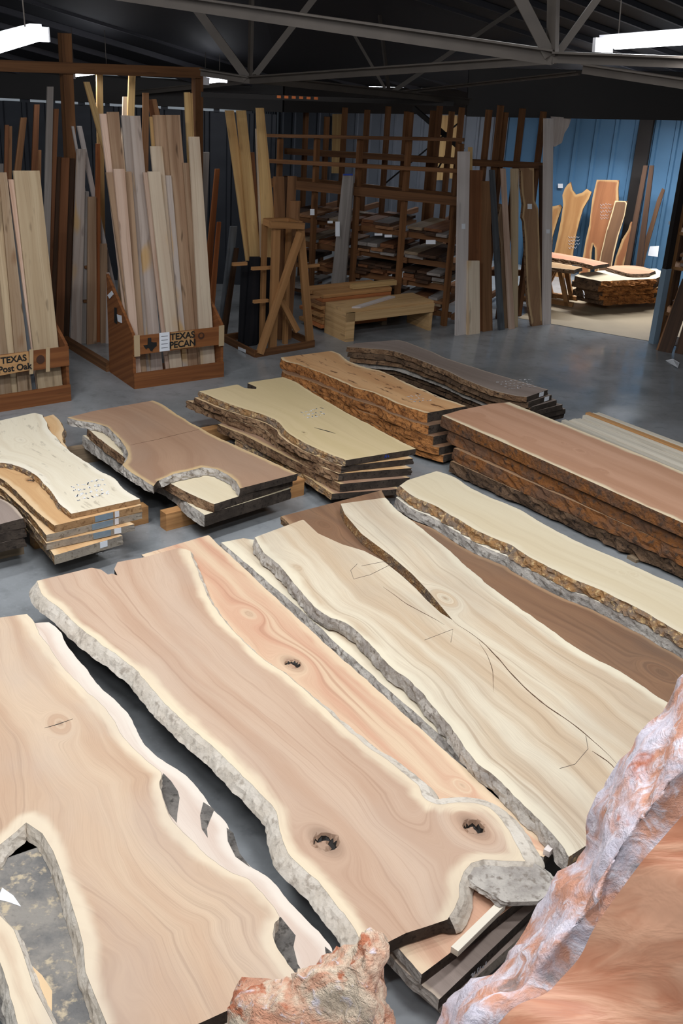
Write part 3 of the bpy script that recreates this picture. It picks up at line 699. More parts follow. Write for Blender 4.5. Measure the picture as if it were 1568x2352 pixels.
# crack running from the notch
crk = [(1040, 1425), (1054, 1438), (1100, 1469), (1143, 1512), (1193, 1568), (1248, 1617), (1310, 1660), (1372, 1710), (1421, 1759)]
def crack(parent, px, z, wpx, mat='ink', name='crack', taper=True):
    P = [G(x, y, z) for x, y in px]; P = [np.array([*p, z]) for p in resample(catmull([p[:2] for p in P]), .03)]
    V = []; Fc = []; n = len(P)
    for i, p in enumerate(P):
        d = P[min(i+1, n-1)]-P[max(i-1, 0)]; d /= np.linalg.norm(d); s_ = np.array([-d[1], d[0], 0])
        f = (math.sin(math.pi*(i+.5)/n) if taper else 1)*wpx*(.45+.9*abs(mnoise.noise((i*.37, z*9, 0))))
        j = s_*.006*mnoise.noise((i*.21, 3.3, z))
        V += [p+s_*f/2+j-EZ*.004, p+s_*f/2+j+EZ*.0012, p-s_*f/2+j+EZ*.0012, p-s_*f/2+j-EZ*.004]
    for i in range(n-1):
        for k in range(4): Fc.append((i*4+k, i*4+(k+1) % 4, i*4+4+(k+1) % 4, i*4+4+k))
    return mesh_obj(name, V, Fc, M[mat], parent)
M['crackbrown'] = plain('crack_shadow', S(92, 66, 46), .9)
crack(s14, [(102, 1672), (135, 1663), (168, 1652)], .30, .007, 'ink'); crack(s11, crk, .312, .012, 'crackbrown'); crack(s11, [(880, 1348), (930, 1385), (985, 1415), (1020, 1435)], .312, .007, 'crackbrown'); crack(s11, [(1100, 1475), (1128, 1530), (1132, 1590)], .312, .005, 'crackbrown')
crack(s11, [(1360, 1725), (1395, 1750), (1412, 1768)], .312, .01, 'crackbrown')
# pencil and chalk scribbles
def scrib(parent, px, z, r=.0022, mat='ink', name='pencil_line'): 
    return tube(name, [G(x, y, z+.001) for x, y in px], r, M[mat], parent, 5)
M['pencil'] = plain('pencil', S(120, 108, 96), .8)
scrib(s11, [(820, 1295), (805, 1310), (812, 1330), (850, 1320), (900, 1295), (880, 1290), (830, 1300)], .312, .0016, 'pencil')
scrib(s11, [(1345, 1690), (1350, 1720), (1320, 1755), (1285, 1765)], .312, .0014, 'pencil'); scrib(s11, [(975, 1470), (1040, 1445), (1035, 1475)], .312, .0014, 'pencil')
# --- dark walnut below, cream slab with bark edge beside it
L8 = [(917, 1116), (955, 1143), (1002, 1163), (1041, 1186), (1083, 1212), (1126, 1233), (1173, 1252), (1193, 1265), (1248, 1296), (1310, 1327), (1372, 1352), (1433, 1382), (1489, 1410), (1538, 1440), (1568, 1456), (1700, 1530)]
R8 = [(1002, 1082), (1045, 1097), (1083, 1122), (1139, 1148), (1198, 1173), (1241, 1199), (1296, 1229), (1347, 1254), (1411, 1280), (1467, 1305), (1568, 1350), (1720, 1420)]
sl('dark_walnut_slab', 'dark weathered walnut slab lying under the forked cream slab', [(645, 1186), (740, 1275), (860, 1390), (1000, 1520), (1200, 1700), (1420, 1880), (1560, 1990)],
   [(876, 1126), (898, 1164)]+[(x-17, y+47) for x, y in L8[1:]], .235, .06, 'dkwalnut', 'bark_brown', flare=(0, 0), sp=.03, knots=[(745, 1205, .03, 0), (1520, 1545, .03, 0)])
sl('bark_edge_slab', 'smooth cream slab with patchy brown bark edge beside the dark walnut slab', L8, R8, .335, .062, 'cream', 'bark_mix', far=[(935, 1103)], flare=(.035, .0), sp=.03, amp=.016, knots=[(1426, 1315, .008, 0), (1455, 1318, .008, 0)])
sl('under_slab', 'white-edged grey slab under the cream bark-edge slab', [(x-8, y+26) for x, y in L8], [(x-10, y+32) for x, y in R8], .268, .07, 'maple', 'bark_grey', flare=(.02, .0), sp=.05)
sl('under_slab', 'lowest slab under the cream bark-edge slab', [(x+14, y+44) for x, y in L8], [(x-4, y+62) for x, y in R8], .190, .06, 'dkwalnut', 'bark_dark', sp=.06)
# --- cherry-brown pile
L6 = [(1015, 954), (1080, 983), (1150, 1014), (1230, 1050), (1320, 1090), (1420, 1135), (1500, 1171), (1568, 1201), (1760, 1287)]
R6 = [(1170, 924), (1230, 948), (1310, 980), (1400, 1016), (1480, 1048), (1568, 1084), (1760, 1163)]
L6b = [(1040, 965)]+L6[1:]; R6b = [(1196, 934)]+R6[1:]
k6 = [(1102, 952, .012, 0), (1218, 1008, .014, 0), (1293, 1017, .008, 0), (1332, 1035, .014, 0), (1383, 1081, .014, 0)]
sl('cherry_slab', 'long reddish brown slab with white sapwood edges, top of the thick pile', L6, R6, .44, .10, 'cherry', 'bark_rust', far=[(1130, 927), (1060, 941)], flare=(.012, .01), sp=.035, knots=k6, amp=.004, edge_wob=.001)
sl('cherry_slab', 'second thick rusty-edged slab in the long reddish pile', [(x-9, y+22) for x, y in L6b], [(x-12, y+36) for x, y in R6b], .335, .10, 'tanorange', 'bark_rust', flare=(.03, .0), sp=.06, amp=.012)
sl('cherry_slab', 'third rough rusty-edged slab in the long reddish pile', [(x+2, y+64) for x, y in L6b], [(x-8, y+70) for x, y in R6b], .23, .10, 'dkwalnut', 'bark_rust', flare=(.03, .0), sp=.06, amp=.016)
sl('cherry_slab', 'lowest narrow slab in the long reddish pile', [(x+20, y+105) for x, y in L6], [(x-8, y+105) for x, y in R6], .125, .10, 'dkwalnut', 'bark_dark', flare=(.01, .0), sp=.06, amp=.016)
# --- pale narrow boards to the right of the cherry pile
for i in range(9):
    f0, f1 = i/9, (i+.86)/9
    q = lambda f, t: (np.array([1283, 964])*(1-f)+np.array([1374, 947])*f)*(1-t)+(np.array([1830, 1195])*(1-f)+np.array([1960, 1165])*f)*t
    zz_ = .30; lift = EZ*(.012*random.random()+(.018 if i == 6 else 0))
    P = [G(*q(f0, 0), zz_), G(*q(f1, 0), zz_), G(*q(f1, 1), zz_), G(*q(f0, 1), zz_)]
    P = [p+lift for p in P]
    if i != 6:
        e_ = random.random()*.03; P[0] = P[0]+(P[3]-P[0])*e_; P[1] = P[1]+(P[2]-P[1])*e_
    o = hexa('pale_board', P, (0, 0, -.07), M['bunk'] if i == 6 else M['white_cream'])
    tag(o, 'orange-edged pale board on the stack beside the reddish pile' if i == 6 else 'whitish narrow board in the stack beside the long reddish pile', 'board', None if i == 6 else 'whitish boards beside the reddish pile')
for k in range(2):
    a = G(1310+k*200, 985+k*85, .2); b_ = a+E1*.55; o = bar('bunk', a*np.array([1, 1, 0])+EZ*.115, b_*np.array([1, 1, 0])+EZ*.115, .09, .23, M['bunk_grey']); tag(o, 'timber bunk under the whitish boards', 'timber', 'bunks under the whitish boards')
# --- grey walnut pile
L5 = [(796, 797), (840, 800), (900, 806), (955, 824), (1019, 849), (1070, 873), (1130, 896), (1173, 907), (1209, 912)]
R5 = [(909, 781), (934, 786), (994, 809), (1028, 824), (1092, 845), (1139, 860), (1198, 877), (1258, 895)]
for i, (dx, dy, z_, bk) in enumerate(((0, 0, .42, 'bark_brown'), (8, 12, .365, 'bark_dark'), (20, 24, .31, 'bark_brown'), (34, 34, .255, 'bark_grey'), (40, 44, .20, 'bark_dark'), (36, 54, .145, 'bark_dark'))):
    lab = ['grey-brown walnut slab with chalk writing, top of the pile by the bench', 'second grey-edged slab in the walnut pile by the bench', 'third slab in the walnut pile by the bench', 'fourth slab in the walnut pile, its end reaching past the others', 'fifth slab in the walnut pile by the bench', 'lowest slab in the walnut pile by the bench'][i]
    if i == 0: s5 = sl('grey_slab', lab, L5, R5, z_, .05, 'greywalnut', bk, far=[(817, 788)], near=[], flare=(.01, 0), sp=.04, knots=[])
    else: sl('grey_slab', lab, lerp_poly(L5, dx*.4, dy), lerp_poly(R5, dx, dy), z_, .05, 'greywalnut', bk, flare=(.02+.01*(i % 2), .01), sp=.06, edge_wob=.01)
# --- orange cedar pile
L4 = [(645, 821), (653, 830), (687, 838), (725, 852), (767, 869), (813, 889), (859, 903), (917, 929), (970, 946), (982, 948)]
R4 = [(760, 806), (783, 816), (817, 837), (878, 853), (936, 880), (998, 906), (1070, 933)]
for i, (dx, dy, z_) in enumerate(((0, 0, .42), (4, 30, .33), (22, 55, .25), (44, 80, .17), (60, 98, .10))):
    lab = ['orange cedar slab speckled with dark knots, top of its pile', 'second rough cedar slab under the speckled orange slab', 'third cedar slab in the speckled orange pile', 'fourth cedar slab in the speckled orange pile', 'lowest cedar slab in the speckled orange pile'][i]
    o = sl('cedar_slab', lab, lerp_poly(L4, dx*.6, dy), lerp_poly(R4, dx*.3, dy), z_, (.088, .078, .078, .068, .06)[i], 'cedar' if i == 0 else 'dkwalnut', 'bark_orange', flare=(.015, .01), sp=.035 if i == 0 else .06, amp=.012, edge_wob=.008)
    if i == 0: s4 = o
# --- yellow cream pile
L3 = [(457, 899), (496, 916), (542, 933), (591, 948), (622, 960), (645, 975), (656, 990), (691, 1013), (733, 1033), (794, 1057)]
R3 = [(649, 866), (676, 876), (706, 895), (744, 918), (790, 945), (840, 971), (897, 1002), (955, 1031)]
F3 = [(572, 878), (568, 880), (589, 889), (588, 894), (561, 891), (545, 883)]
s3 = sl('cream_pile_slab', 'yellow-cream slab with a notched end and chalk writing, top of its pile', L3, R3, .40, .05, 'yellowcream', 'bark_mix', far=F3, flare=(.015, .0), sp=.028, knots=[(697, 993, .012, .012)], amp=.01)
crack(s3, [(722, 982), (742, 988), (770, 996)], .40, .018, 'ink', 'hollow_crack')
sl('cream_pile_slab', 'second slab in the yellow-cream pile with pale rim', lerp_poly(L3, -10, 14), lerp_poly(R3, -6, 22), .345, .05, 'tanorange', 'bark_brown', flare=(.02, 0), sp=.05, amp=.012)
sl('cream_pile_slab', 'third slab in the yellow-cream pile with its tip sticking out', [(429, 920), (470, 936), (540, 965), (600, 985), (640, 1010), (690, 1040), (735, 1070), (778, 1088)], lerp_poly(R3, -10, 44), .29, .063, 'tanorange', 'bark_brown', flare=(.02, 0), sp=.05, amp=.014)
sl('cream_pile_slab', 'fourth dark-ended slab in the yellow-cream pile', [(500, 975), (560, 1000), (620, 1030), (700, 1070), (781, 1112)], lerp_poly(R3, -14, 66), .225, .068, 'crotch', 'bark_brown', flare=(.01, 0), sp=.06)
sl('cream_pile_slab', 'lowest slab in the yellow-cream pile, nearest end overhanging', [(540, 1010), (590, 1030), (640, 1052), (700, 1092), (762, 1134)], lerp_poly(R3, -36, 92), .155, .05, 'crotch', 'bark_mix', flare=(.01, 0), sp=.06)
# --- walnut crotch pile
L2 = [(155, 959), (179, 966), (214, 971), (243, 980), (261, 994), (282, 1017), (294, 1040), (290, 1058), (284, 1071), (321, 1098), (352, 1117)]
R2 = [(350, 920), (375, 930), (411, 955), (461, 984), (500, 1005), (545, 1025), (614, 1056), (683, 1088)]
N2 = [(361, 1105), (400, 1088), (431, 1082), (465, 1073), (496, 1077), (522, 1090), (542, 1105), (551, 1122)]
s2 = sl('crotch_slab', 'brown walnut crotch slab with two bark-lined bays, top of its pile', L2, R2, .36, .055, 'crotch', 'bark_grey', near=N2, nearbark=range(1, 8), far=[(214, 944)], flare=(.02, .0), sp=.026, amp=.01)
crack(s2, [(300, 1022), (350, 1012), (400, 1000), (458, 986)], .36, .006, 'crackbrown', 'joint_line')
sl('crotch_slab', 'pale second slab peeking out of the bay of the walnut crotch slab', [(200, 985), (280, 1045), (400, 1115), (450, 1140), (492, 1158)], [(380, 950), (450, 1000), (560, 1050), (672, 1100)], .30, .063, 'cream', 'bark_brown', flare=(.02, 0), sp=.05)
sl('crotch_slab', 'dark-ended lowest slab of the walnut crotch pile', [(190, 1000), (300, 1075), (395, 1120), (430, 1155), (470, 1183)], [(380, 975), (450, 1025), (560, 1075), (668, 1122)], .235, .09, 'cream', 'bark_grey', flare=(.02, 0), sp=.05)
# --- maple pile
L1 = [(-90, 975), (-70, 1030), (-30, 1058), (18, 1065), (54, 1075), (82, 1092), (107, 1116), (125, 1141), (143, 1162), (164, 1180)]
R1 = [(98, 953), (106, 970), (113, 987), (129, 1005), (157, 1034), (200, 1062), (229, 1082), (261, 1098), (279, 1119), (300, 1134), (321, 1146)]
s1 = sl('maple_slab', 'white maple slab with chalk writing, top of the taped pile', L1, R1, .42, .035, 'maple', 'bark_mix', far=[(79, 948), (0, 966)], flare=(.01, .01), sp=.026, knots=[(48, 1010, .02, 0), (212, 1141, .012, 0), (160, 1070, .01, 0)], cut=M['end_tan'])
sl('maple_slab', 'orange-tan second slab sticking out left in the taped pile', [(-120, 1020), (-60, 1070), (0, 1097), (40, 1130), (80, 1170), (125, 1207)], [(122, 952), (136, 965), (146, 985), (142, 1003), (150, 1025), (172, 1050), (206, 1078), (236, 1098), (266, 1114), (284, 1132), (325, 1160)], .382, .05, 'tanorange', 'bark_mix', flare=(.0, .02), sp=.04, knots=[(70, 1103, .03, .015)], cut=M['end_tan'])
sl('maple_slab', 'third grey-ended slab in the taped maple pile', [(-120, 1040), (-60, 1085), (0, 1120), (40, 1155), (80, 1195), (106, 1229)], lerp_poly(R1, 6, 30), .328, .05, 'tanorange', 'bark_mix', flare=(.0, .0), sp=.06, cut=M['end_grey'])
sl('maple_slab', 'fourth grey-ended slab in the taped maple pile', [(-120, 1065), (-60, 1105), (10, 1145), (60, 1190), (106, 1248)], lerp_poly(R1, -12, 58), .275, .05, 'tanorange', 'bark_mix', flare=(.0, .0), sp=.06, cut=M['end_grey'])
sl('maple_slab', 'lowest slab in the taped maple pile', [(-100, 1090), (-40, 1130), (30, 1175), (80, 1220), (124, 1276)], lerp_poly(R1, -40, 84), .22, .07, 'tanorange', 'bark_mix', flare=(.0, .0), sp=.06, cut=M['end_grey'])
# --- dark slabs at the far left
for i, (dy, z_) in enumerate(((0, .36), (22, .29), (44, .22))):
    sl('dark_slab', ['dark walnut slab beside the taped maple pile, top of its pile', 'middle dark slab beside the taped maple pile', 'lowest dark slab beside the taped maple pile'][i], [(-260, 1100+dy), (-200, 1180+dy), (-140, 1240+dy)], [(-60, 1122+dy), (-2, 1144+dy), (34, 1164+dy), (54, 1190+dy)], z_, .067, 'greywalnut', 'bark_dark', sp=.06)
# --- bunks (timbers under the piles)
def bunk(a, b, h, label, mat='bunk', w_=.09):
    p, q = G(*a), G(*b); o = bar('bunk_timber', p+EZ*h/2, q+EZ*h/2, w_, h, M[mat]); tag(o, label, 'timber'); return o
bunk((100, 1075), (255, 1050), .14, 'grey bunk timber spanning behind the taped maple pile', 'bunk_grey')
bunk((262, 1060), (540, 1004), .14, 'orange bunk timber under the walnut crotch pile by its bay')
bunk((75, 1256), (335, 1196), .14, 'bunk timber under the near end of the taped maple pile', 'bunk')
bunk((375, 1215), (690, 1133), .14, 'orange bunk timber under the near end of the walnut crotch pile')
bunk((560, 1005), (715, 970), .10, 'bunk timber under the yellow-cream pile', 'bunk_grey'); bunk((640, 1120), (880, 1075), .10, 'bunk timber under the near end of the yellow-cream pile', 'bunk_grey')
def hid(pz, label, ln=1.0, h=.11, mat='bunk_grey'):
    p = np.array([pz[0], pz[1], 0]); o = bar('bunk_timber', p-E1*ln/2+EZ*h/2, p+E1*ln/2+EZ*h/2, .09, h, M[mat]); tag(o, label, 'timber'); return o
def mid(pa, pb, z): a, b_ = G(*pa, z), G(*pb, z); return (a+b_)/2
hid(mid((300, 1400), (480, 1340), .2), 'bunk timber under the far end of the horned walnut pile', .6, .046); hid(mid((860, 2010), (1100, 1950), .2), 'bunk timber under the near end of the horned walnut pile', .6, .046)
hid(mid((60, 1560), (150, 1540), .25), 'bunk timber under the far end of the forked pale slab', .4, .134); hid(mid((420, 2150), (600, 2120), .25), 'bunk timber under the near end of the forked pale slab', .4, .134)
hid(mid((500, 1330), (700, 1270), .2), 'bunk timber under the far end of the pink and cream slabs', .8, .178); hid(mid((1190, 1800), (1330, 1760), .2), 'bunk timber under the near end of the pink and cream slabs', .5, .178)
hid(mid((830, 1190), (930, 1170), .2), 'bunk timber under the dark walnut slab', .5, .174)
hid(mid((1000, 1190), (1080, 1160), .25), 'bunk timber under the far end of the bark-edge slab', .4, .13); hid(mid((1450, 1440), (1540, 1400), .25), 'bunk timber under the near end of the bark-edge slab', .4, .13)
hid(mid((1110, 1060), (1200, 1040), .1), 'low bunk under the reddish pile', .5, .025); hid(mid((1450, 1260), (1560, 1230), .1), 'low bunk under the near end of the reddish pile', .5, .025)
hid(mid((860, 850), (960, 840), .1), 'bunk under the far end of the grey walnut pile', .5, .095); hid(mid((1150, 950), (1240, 935), .1), 'bunk under the near end of the grey walnut pile', .5, .095)
hid(mid((730, 905), (800, 890), .05), 'low bunk under the cedar pile', .5, .04); hid(mid((990, 1015), (1060, 1000), .05), 'low bunk under the near end of the cedar pile', .5, .04)
hid(mid((-60, 1230), (-10, 1220), .2), 'bunk under the dark slabs', .5, .16)

# ================================================================== STANDING LUMBER
class Lean:
    """plane of leaning boards: through a floor point, along d, tilted back"""
    def __init__(s, base, deg, d=None, back=None):
        s.p = np.array(base, float); s.d = E1 if d is None else d
        s.b = np.cross(EZ, s.d) if back is None else back
        a = math.radians(deg); s.v = s.b*math.sin(a)+EZ*math.cos(a); s.n = np.cross(s.d, s.v); s.n /= np.linalg.norm(s.n)
        if np.dot(s.n, s.b) < 0: s.n = -s.n          # points away from the viewer
    def at(s, x, y, off=0.0): return onplane(x, y, s.p+s.b*off, s.n)
def brd(pl, top, bot, mat, label, off=0.0, th=.03, zb=0.0, group=None, name='board', cat='board', bow=0.0, ext=True):
    xl, xr, yt = top; bl, br, yb = bot
    TL, TR = pl.at(xl, yt, off), pl.at(xr, yt, off); BL, BR = pl.at(bl, yb, off), pl.at(br, yb, off)
    if ext:
        BL = BL+(BL-TL)*((BL[2]-zb)/(TL[2]-BL[2])); BR = BR+(BR-TR)*((BR[2]-zb)/(TR[2]-BR[2]))
    o = hexa(name, [BL, BR, TR, TL], pl.n*th, M[mat], bow=bow)
    tag(o, label, cat, group); return o
def conv_hit(A, B, tol=-.001):
    """do two convex polygons overlap by more than tol"""
    for P, Q in ((A, B), (B, A)):
        for i in range(len(P)):
            e = P[(i+1) % len(P)]-P[i]; n = np.array([-e[1], e[0]]); n = n/(np.linalg.norm(n)+1e-12)
            a, b = P@n, Q@n
            if a.max() < b.min()+tol or b.max() < a.min()+tol: return False
    return True
def quad_of(pl, top, bot, off, zb, lim=None, ext=True):
    xl, xr, yt = top; bl, br, yb = bot
    TL, TR = pl.at(xl, yt, off), pl.at(xr, yt, off); BL, BR = pl.at(bl, yb, off), pl.at(br, yb, off)
    if ext:
        BL = BL+(BL-TL)*((BL[2]-zb)/(TL[2]-BL[2])); BR = BR+(BR-TR)*((BR[2]-zb)/(TR[2]-BR[2]))
    if lim:       # keep the foot inside the bin's side panels, which rise to zp
        o_, lo_, hi_, zp = lim; w_ = np.dot(BR-BL, pl.d)
        def u_at(b, t): f = min(1, (zp-b[2])/(t[2]-b[2])); return np.dot(b+(t-b)*f-o_, pl.d), f
        for k in range(6):
            u0, f0_ = u_at(BL, TL); m0 = min(u0, np.dot(BL-o_, pl.d))
            if m0 < lo_:
                dlt = pl.d*((lo_-m0)/(1-f0_ if u0 < np.dot(BL-o_, pl.d) else 1)); BL = BL+dlt; BR = BR+dlt
            u1, f1_ = u_at(BR, TR); m1 = max(u1, np.dot(BR-o_, pl.d))
            if m1 > hi_:
                dlt = pl.d*((m1-hi_)/(1-f1_ if u1 > np.dot(BR-o_, pl.d) else 1)); BL = BL-dlt; BR = BR-dlt
    return [BL, BR, TR, TL]
def place(pl, specs, blocked=(), gap=.004):
    """stand boards against one another: a board that would pass through one in front is set back behind it.
    specs: (top, bottom, material, offset, thickness, foot height, label, name, category, lim); blocked: (pixel outline, offset, thickness)"""
    c = np.dot(pl.b, pl.n); done = []
    uv = lambda Q: np.array([[np.dot(p-pl.p, pl.d), np.dot(p-pl.p, pl.v)] for p in Q])
    for px, off, th in blocked: done.append((uv([pl.at(x, y, off) for x, y in px]), off*c, off*c+th))
    out = {}
    for sp_ in sorted(specs, key=lambda q: q[3]):
        top, bot, mt, off, th, zb, lab, nm, ct, lim = sp_
        for _ in range(60):
            Q = quad_of(pl, top, bot, off, zb, lim); P2 = uv(Q); a = off*c; b = a+th
            hit = [e for _p, s_, e in done if s_ < b+gap*.5 and e > a-gap*.5 and conv_hit(P2, _p)]
            if not hit: break
            off = (max(hit)+gap)/c
        o = hexa(nm, Q, pl.n*th, M[mt]); tag(o, lab, ct); out[lab] = o
        done.append((P2, a, b))
    return out
def sheet(parent, pl, px, mat='paper', off=-.004, name='paper_label'):
    return prism(name, [pl.at(x, y, off) for x, y in px], pl.n*-.002, M[mat], parent)
def rect(x0, y0, x1, y1): return [(x0, y0), (x1, y0), (x1, y1), (x0, y1)]

# ------------------------------------------------------------------ bins
def text_mesh(name, txt, size, mat, p0, dx, dy, parent, weight=.0):
    cu = bpy.data.curves.new(name, 'FONT'); cu.body = txt; cu.size = size; cu.align_x = 'CENTER'; cu.align_y = 'CENTER'; cu.extrude = .002; cu.offset = weight
    ob = bpy.data.objects.new(name+'_tmp', cu); COL.objects.link(ob)
    bpy.context.view_layer.update()
    me = bpy.data.meshes.new_from_object(ob.evaluated_get(bpy.context.evaluated_depsgraph_get()))
    bpy.data.objects.remove(ob)
    me.materials.clear(); me.materials.append(mat); me.name = name
    o = bpy.data.objects.new(name, me); COL.objects.link(o)
    dz = np.cross(dx, dy)
    o.matrix_basis = Matrix(((dx[0], dy[0], dz[0], p0[0]), (dx[1], dy[1], dz[1], p0[1]), (dx[2], dy[2], dz[2], p0[2]), (0, 0, 0, 1)))
    attach(o, parent); return o
def bin_box(A, Bp, label, zfront, zrail, zband, zback, depth, name='lumber_bin'):
    d = (Bp-A)/np.linalg.norm(Bp-A); bk = np.cross(EZ, d); ln = np.linalg.norm(Bp-A)
    r = empty(name, A); tag(r, label, 'lumber bin')
    th = .03
    for s_, nm in ((0, 'side_panel'), (1, 'side_panel')):
        p = A if s_ == 0 else Bp-d*th
        prof = [p, p+bk*depth, p+bk*depth+EZ*zback, p+EZ*zfront]
        if s_ == 1: prof[2] = p+bk*depth+EZ*zback
        prism(nm, prof, d*th, M['binwood'], r)
    hexa('bottom_rail', [A-bk*.0, Bp-bk*.0, Bp+EZ*zrail, A+EZ*zrail], -bk*.02, M['binwood'], r)
    band = hexa('band_board', [A+EZ*zband[0]+d*.001, Bp+EZ*zband[0]-d*.001, Bp+EZ*zband[1], A+EZ*zband[1]], -bk*.02, M['binwood'], r)
    boxw('floor_panel', A+d*ln/2+bk*depth/2, (ln-.06, depth-.02, .025), M['binwood'], r, d)
    return r, d, bk, ln, band
A_ = G(307, 893); B_ = G(512, 864)
pec, pd, pb, pln, pband = bin_box(A_, B_, 'brown plywood bin lettered TEXAS PECAN holding tall pecan boards', .57, .165, (.36, .55), 1.05, .62)
f0 = A_-pb*.022
def onband(fx, z): return f0+pd*pln*fx+EZ*z
# strap ends, sign, texas shape, price sheet, round mark
for fx in (.035, .965):
    hexa('pale_strap', [onband(fx-.03, .345), onband(fx+.03, .345), onband(fx+.03, .565), onband(fx-.03, .565)], -pb*.006, M['webbing'], pec)
sg = hexa('sign_board', [onband(.40, .375), onband(.645, .375), onband(.645, .55), onband(.40, .55)], -pb*.012, M['signwood'], pec)
text_mesh('lettering', 'TEXAS', .095, M['ink'], onband(.522, .505)-pb*.014, pd, EZ, sg, .002); text_mesh('lettering', 'PECAN', .095, M['ink'], onband(.522, .42)-pb*.014, pd, EZ, sg, .002)
hexa('price_sheet', [onband(.275, .365), onband(.385, .365), onband(.385, .56), onband(.275, .56)], -pb*.003, M['paper'], pec)
for k in range(4): hexa('printed_line', [onband(.295, .40+k*.04), onband(.365, .40+k*.04), onband(.365, .404+k*.04), onband(.295, .404+k*.04)], -pb*.005, M['ink'], pec)
tx = [(.36, 1), (.60, 1), (.60, .66), (.78, .60), (1, .58), (1, .30), (.86, .2), (.72, .06), (.66, -.12), (.52, -.02), (.44, .2), (.30, .22), (.22, .12), (.02, .46), (.34, .48)]
prism('texas_silhouette', [onband(.10+.145*x, .385+.13*(y+.05)) for x, y in tx], -pb*.004, M['ink'], pec)
def ring(parent, c, r, d, mat='ink', name='round_mark', a0=0, fill=False):
    prism(name, [c+d*r*math.cos(a)+EZ*r*math.sin(a) for a in np.linspace(0, 2*math.pi, 24, endpoint=False)], -np.cross(EZ, d)*.003, M[mat], parent)
M['burn'] = plain('burned_mark', S(70, 42, 26), .7)
ring(pec, onband(.735, .48), .036, pd, 'burn'); ring(pec, onband(.735, .485)-pb*.003, .020, pd, 'binwood', 'round_mark_inner')
# tag and bottle-green marker on the side panel
sp_ = Lean(A_-pd*.001, 0, pb, pd)
for px, mt, nm in (([(247, 678), (257, 668), (261, 676), (252, 686)], 'paper', 'price_tag'), ([(269, 722), (279, 725), (280, 742), (271, 738)], 'paper', 'paper_note'), ([(263, 706), (268, 707), (269, 744), (263, 740)], 'ink', 'hanging_marker')):
    prism(nm, [onplane(x, y, A_-pd*.004, pd) for x, y in px], -pd*.004, M[mt], pec)
PP = Lean(A_+pb*.10, 6.0, pd, pb)
pl_pec = [  # top(xl,xr,y) bottom(xl,xr,y) material offset label
 ((261, 286, 388), (308, 324, 856), 'pecan_pink', 0, 'pinkish white short board at the left front of the pecan bin'),
 ((244, 261, 396), (296, 308, 858), 'pecan_brown', .03, 'brown short board against the side panel of the pecan bin'),
 ((229, 250, 261), (288, 311, 860), 'pecan_pink', .09, 'tall pink board at the outer edge of the pecan bin'),
 ((246, 273, 257), (310, 330, 856), 'pecan_brown', .075, 'tall pink-brown board with a dark knot near its top in the pecan bin'),
 ((286, 302, 394), (324, 337, 854), 'pecan_brown', .03, 'brown knotty board between pale boards in the pecan bin'),
 ((279, 296, 265), (331, 346, 853), 'pecan_grey', .06, 'narrow tall grey board in the pecan bin'),
 ((295, 322, 266), (346, 374, 852), 'pecan_grey', .06, 'wide tall grey board with an orange stain in the pecan bin'),
 ((329, 341, 396), (381, 391, 849), 'pecan_pink', .03, 'narrow pink board beside the dark gap in the pecan bin'),
 ((340, 368, 394), (391, 419, 848), 'pecan_pale', 0, 'wide cream board with one brown knot in the pecan bin'),
 ((346, 372, 336), (392, 422, 848), 'pecan_pale', .05, 'cream board rising behind the wide cream board in the pecan bin'),
 ((344, 357, 268), (388, 402, 848), 'pine', .125, 'yellow edged tall board at the back of the pecan bin'),
 ((352, 381, 264), (402, 428, 847), 'pecan_brown', .09, 'tall brown board with a blackened top end in the pecan bin'),
 ((381, 393, 403), (420, 432, 845), 'pecan_grey', .03, 'narrow grey and amber board in the pecan bin'),
 ((381, 413, 264), (430, 460, 843), 'pecan_brown', .055, 'wide tall brown board with dark knots in the pecan bin'),
 ((420, 433, 374), (456, 470, 841), 'pecan_brown', .03, 'short grey-brown board next to the palest knotty board in the pecan bin'),
 ((434, 458, 314), (470, 503, 838), 'pecan_pale', 0, 'pale knotty board at the right end of the pecan bin'),
]
SP = [(t_, b_, m_, of, .022, .03, lab, 'pecan_board', 'board', (A_, .034, pln-.034, .75+of)) for t_, b_, m_, of, lab in pl_pec]
for t_, b_, m_, lab in (((424, 437, 212), (452, 466, 800), 'pine', 'tall yellow stick rising behind the right pecan boards'), ((437, 442, 214), (458, 462, 800), 'pine', 'thin yellow stick beside the right rack post')):
    SP.append((t_, b_, m_, .19, .022, .03, lab, 'tall_stick', 'stick', (A_, .034, pln-.034, 1.0)))
place(PP, SP)
# --- post oak bin
C_ = G(0, 945); D_ = G(162, 919); C2 = D_+(C_-D_)*1.55
oak, od, ob_, oln, oband = bin_box(C2, D_, 'brown plywood bin lettered TEXAS Post Oak holding wide oak boards', .57, .165, (.36, .55), .95, .62)
g0 = C2-ob_*.022
def onb2(px, z):    # point of the band under a photo column
    t = 0
    lo_, hi_ = -1, 3.0
    for _ in range(40):
        t = (lo_+hi_)/2
        if proj(g0+od*t+EZ*z)[0] < px: lo_ = t
        else: hi_ = t
    return g0+od*t+EZ*z
sg = hexa('sign_board', [onb2(-60, .35), onb2(66, .375), onb2(64, .555), onb2(-60, .545)], -ob_*.014, M['signwood'], oak)
text_mesh('lettering', 'TEXAS', .085, M['ink'], onb2(30, .50)-ob_*.016, od, EZ, sg, .002); text_mesh('lettering', 'Post Oak', .085, M['ink'], onb2(33, .415)-ob_*.016, od, EZ, sg, .002)
for px in (71, 109): hexa('pale_strap', [onb2(px-4, .33), onb2(px+5, .33), onb2(px+5, .57), onb2(px-4, .57)], -ob_*.006, M['webbing'], oak)
ring(oak, onb2(93, .46), .042, od, 'burn')
PO = Lean(C2+ob_*.08, 6.0, od, ob_)
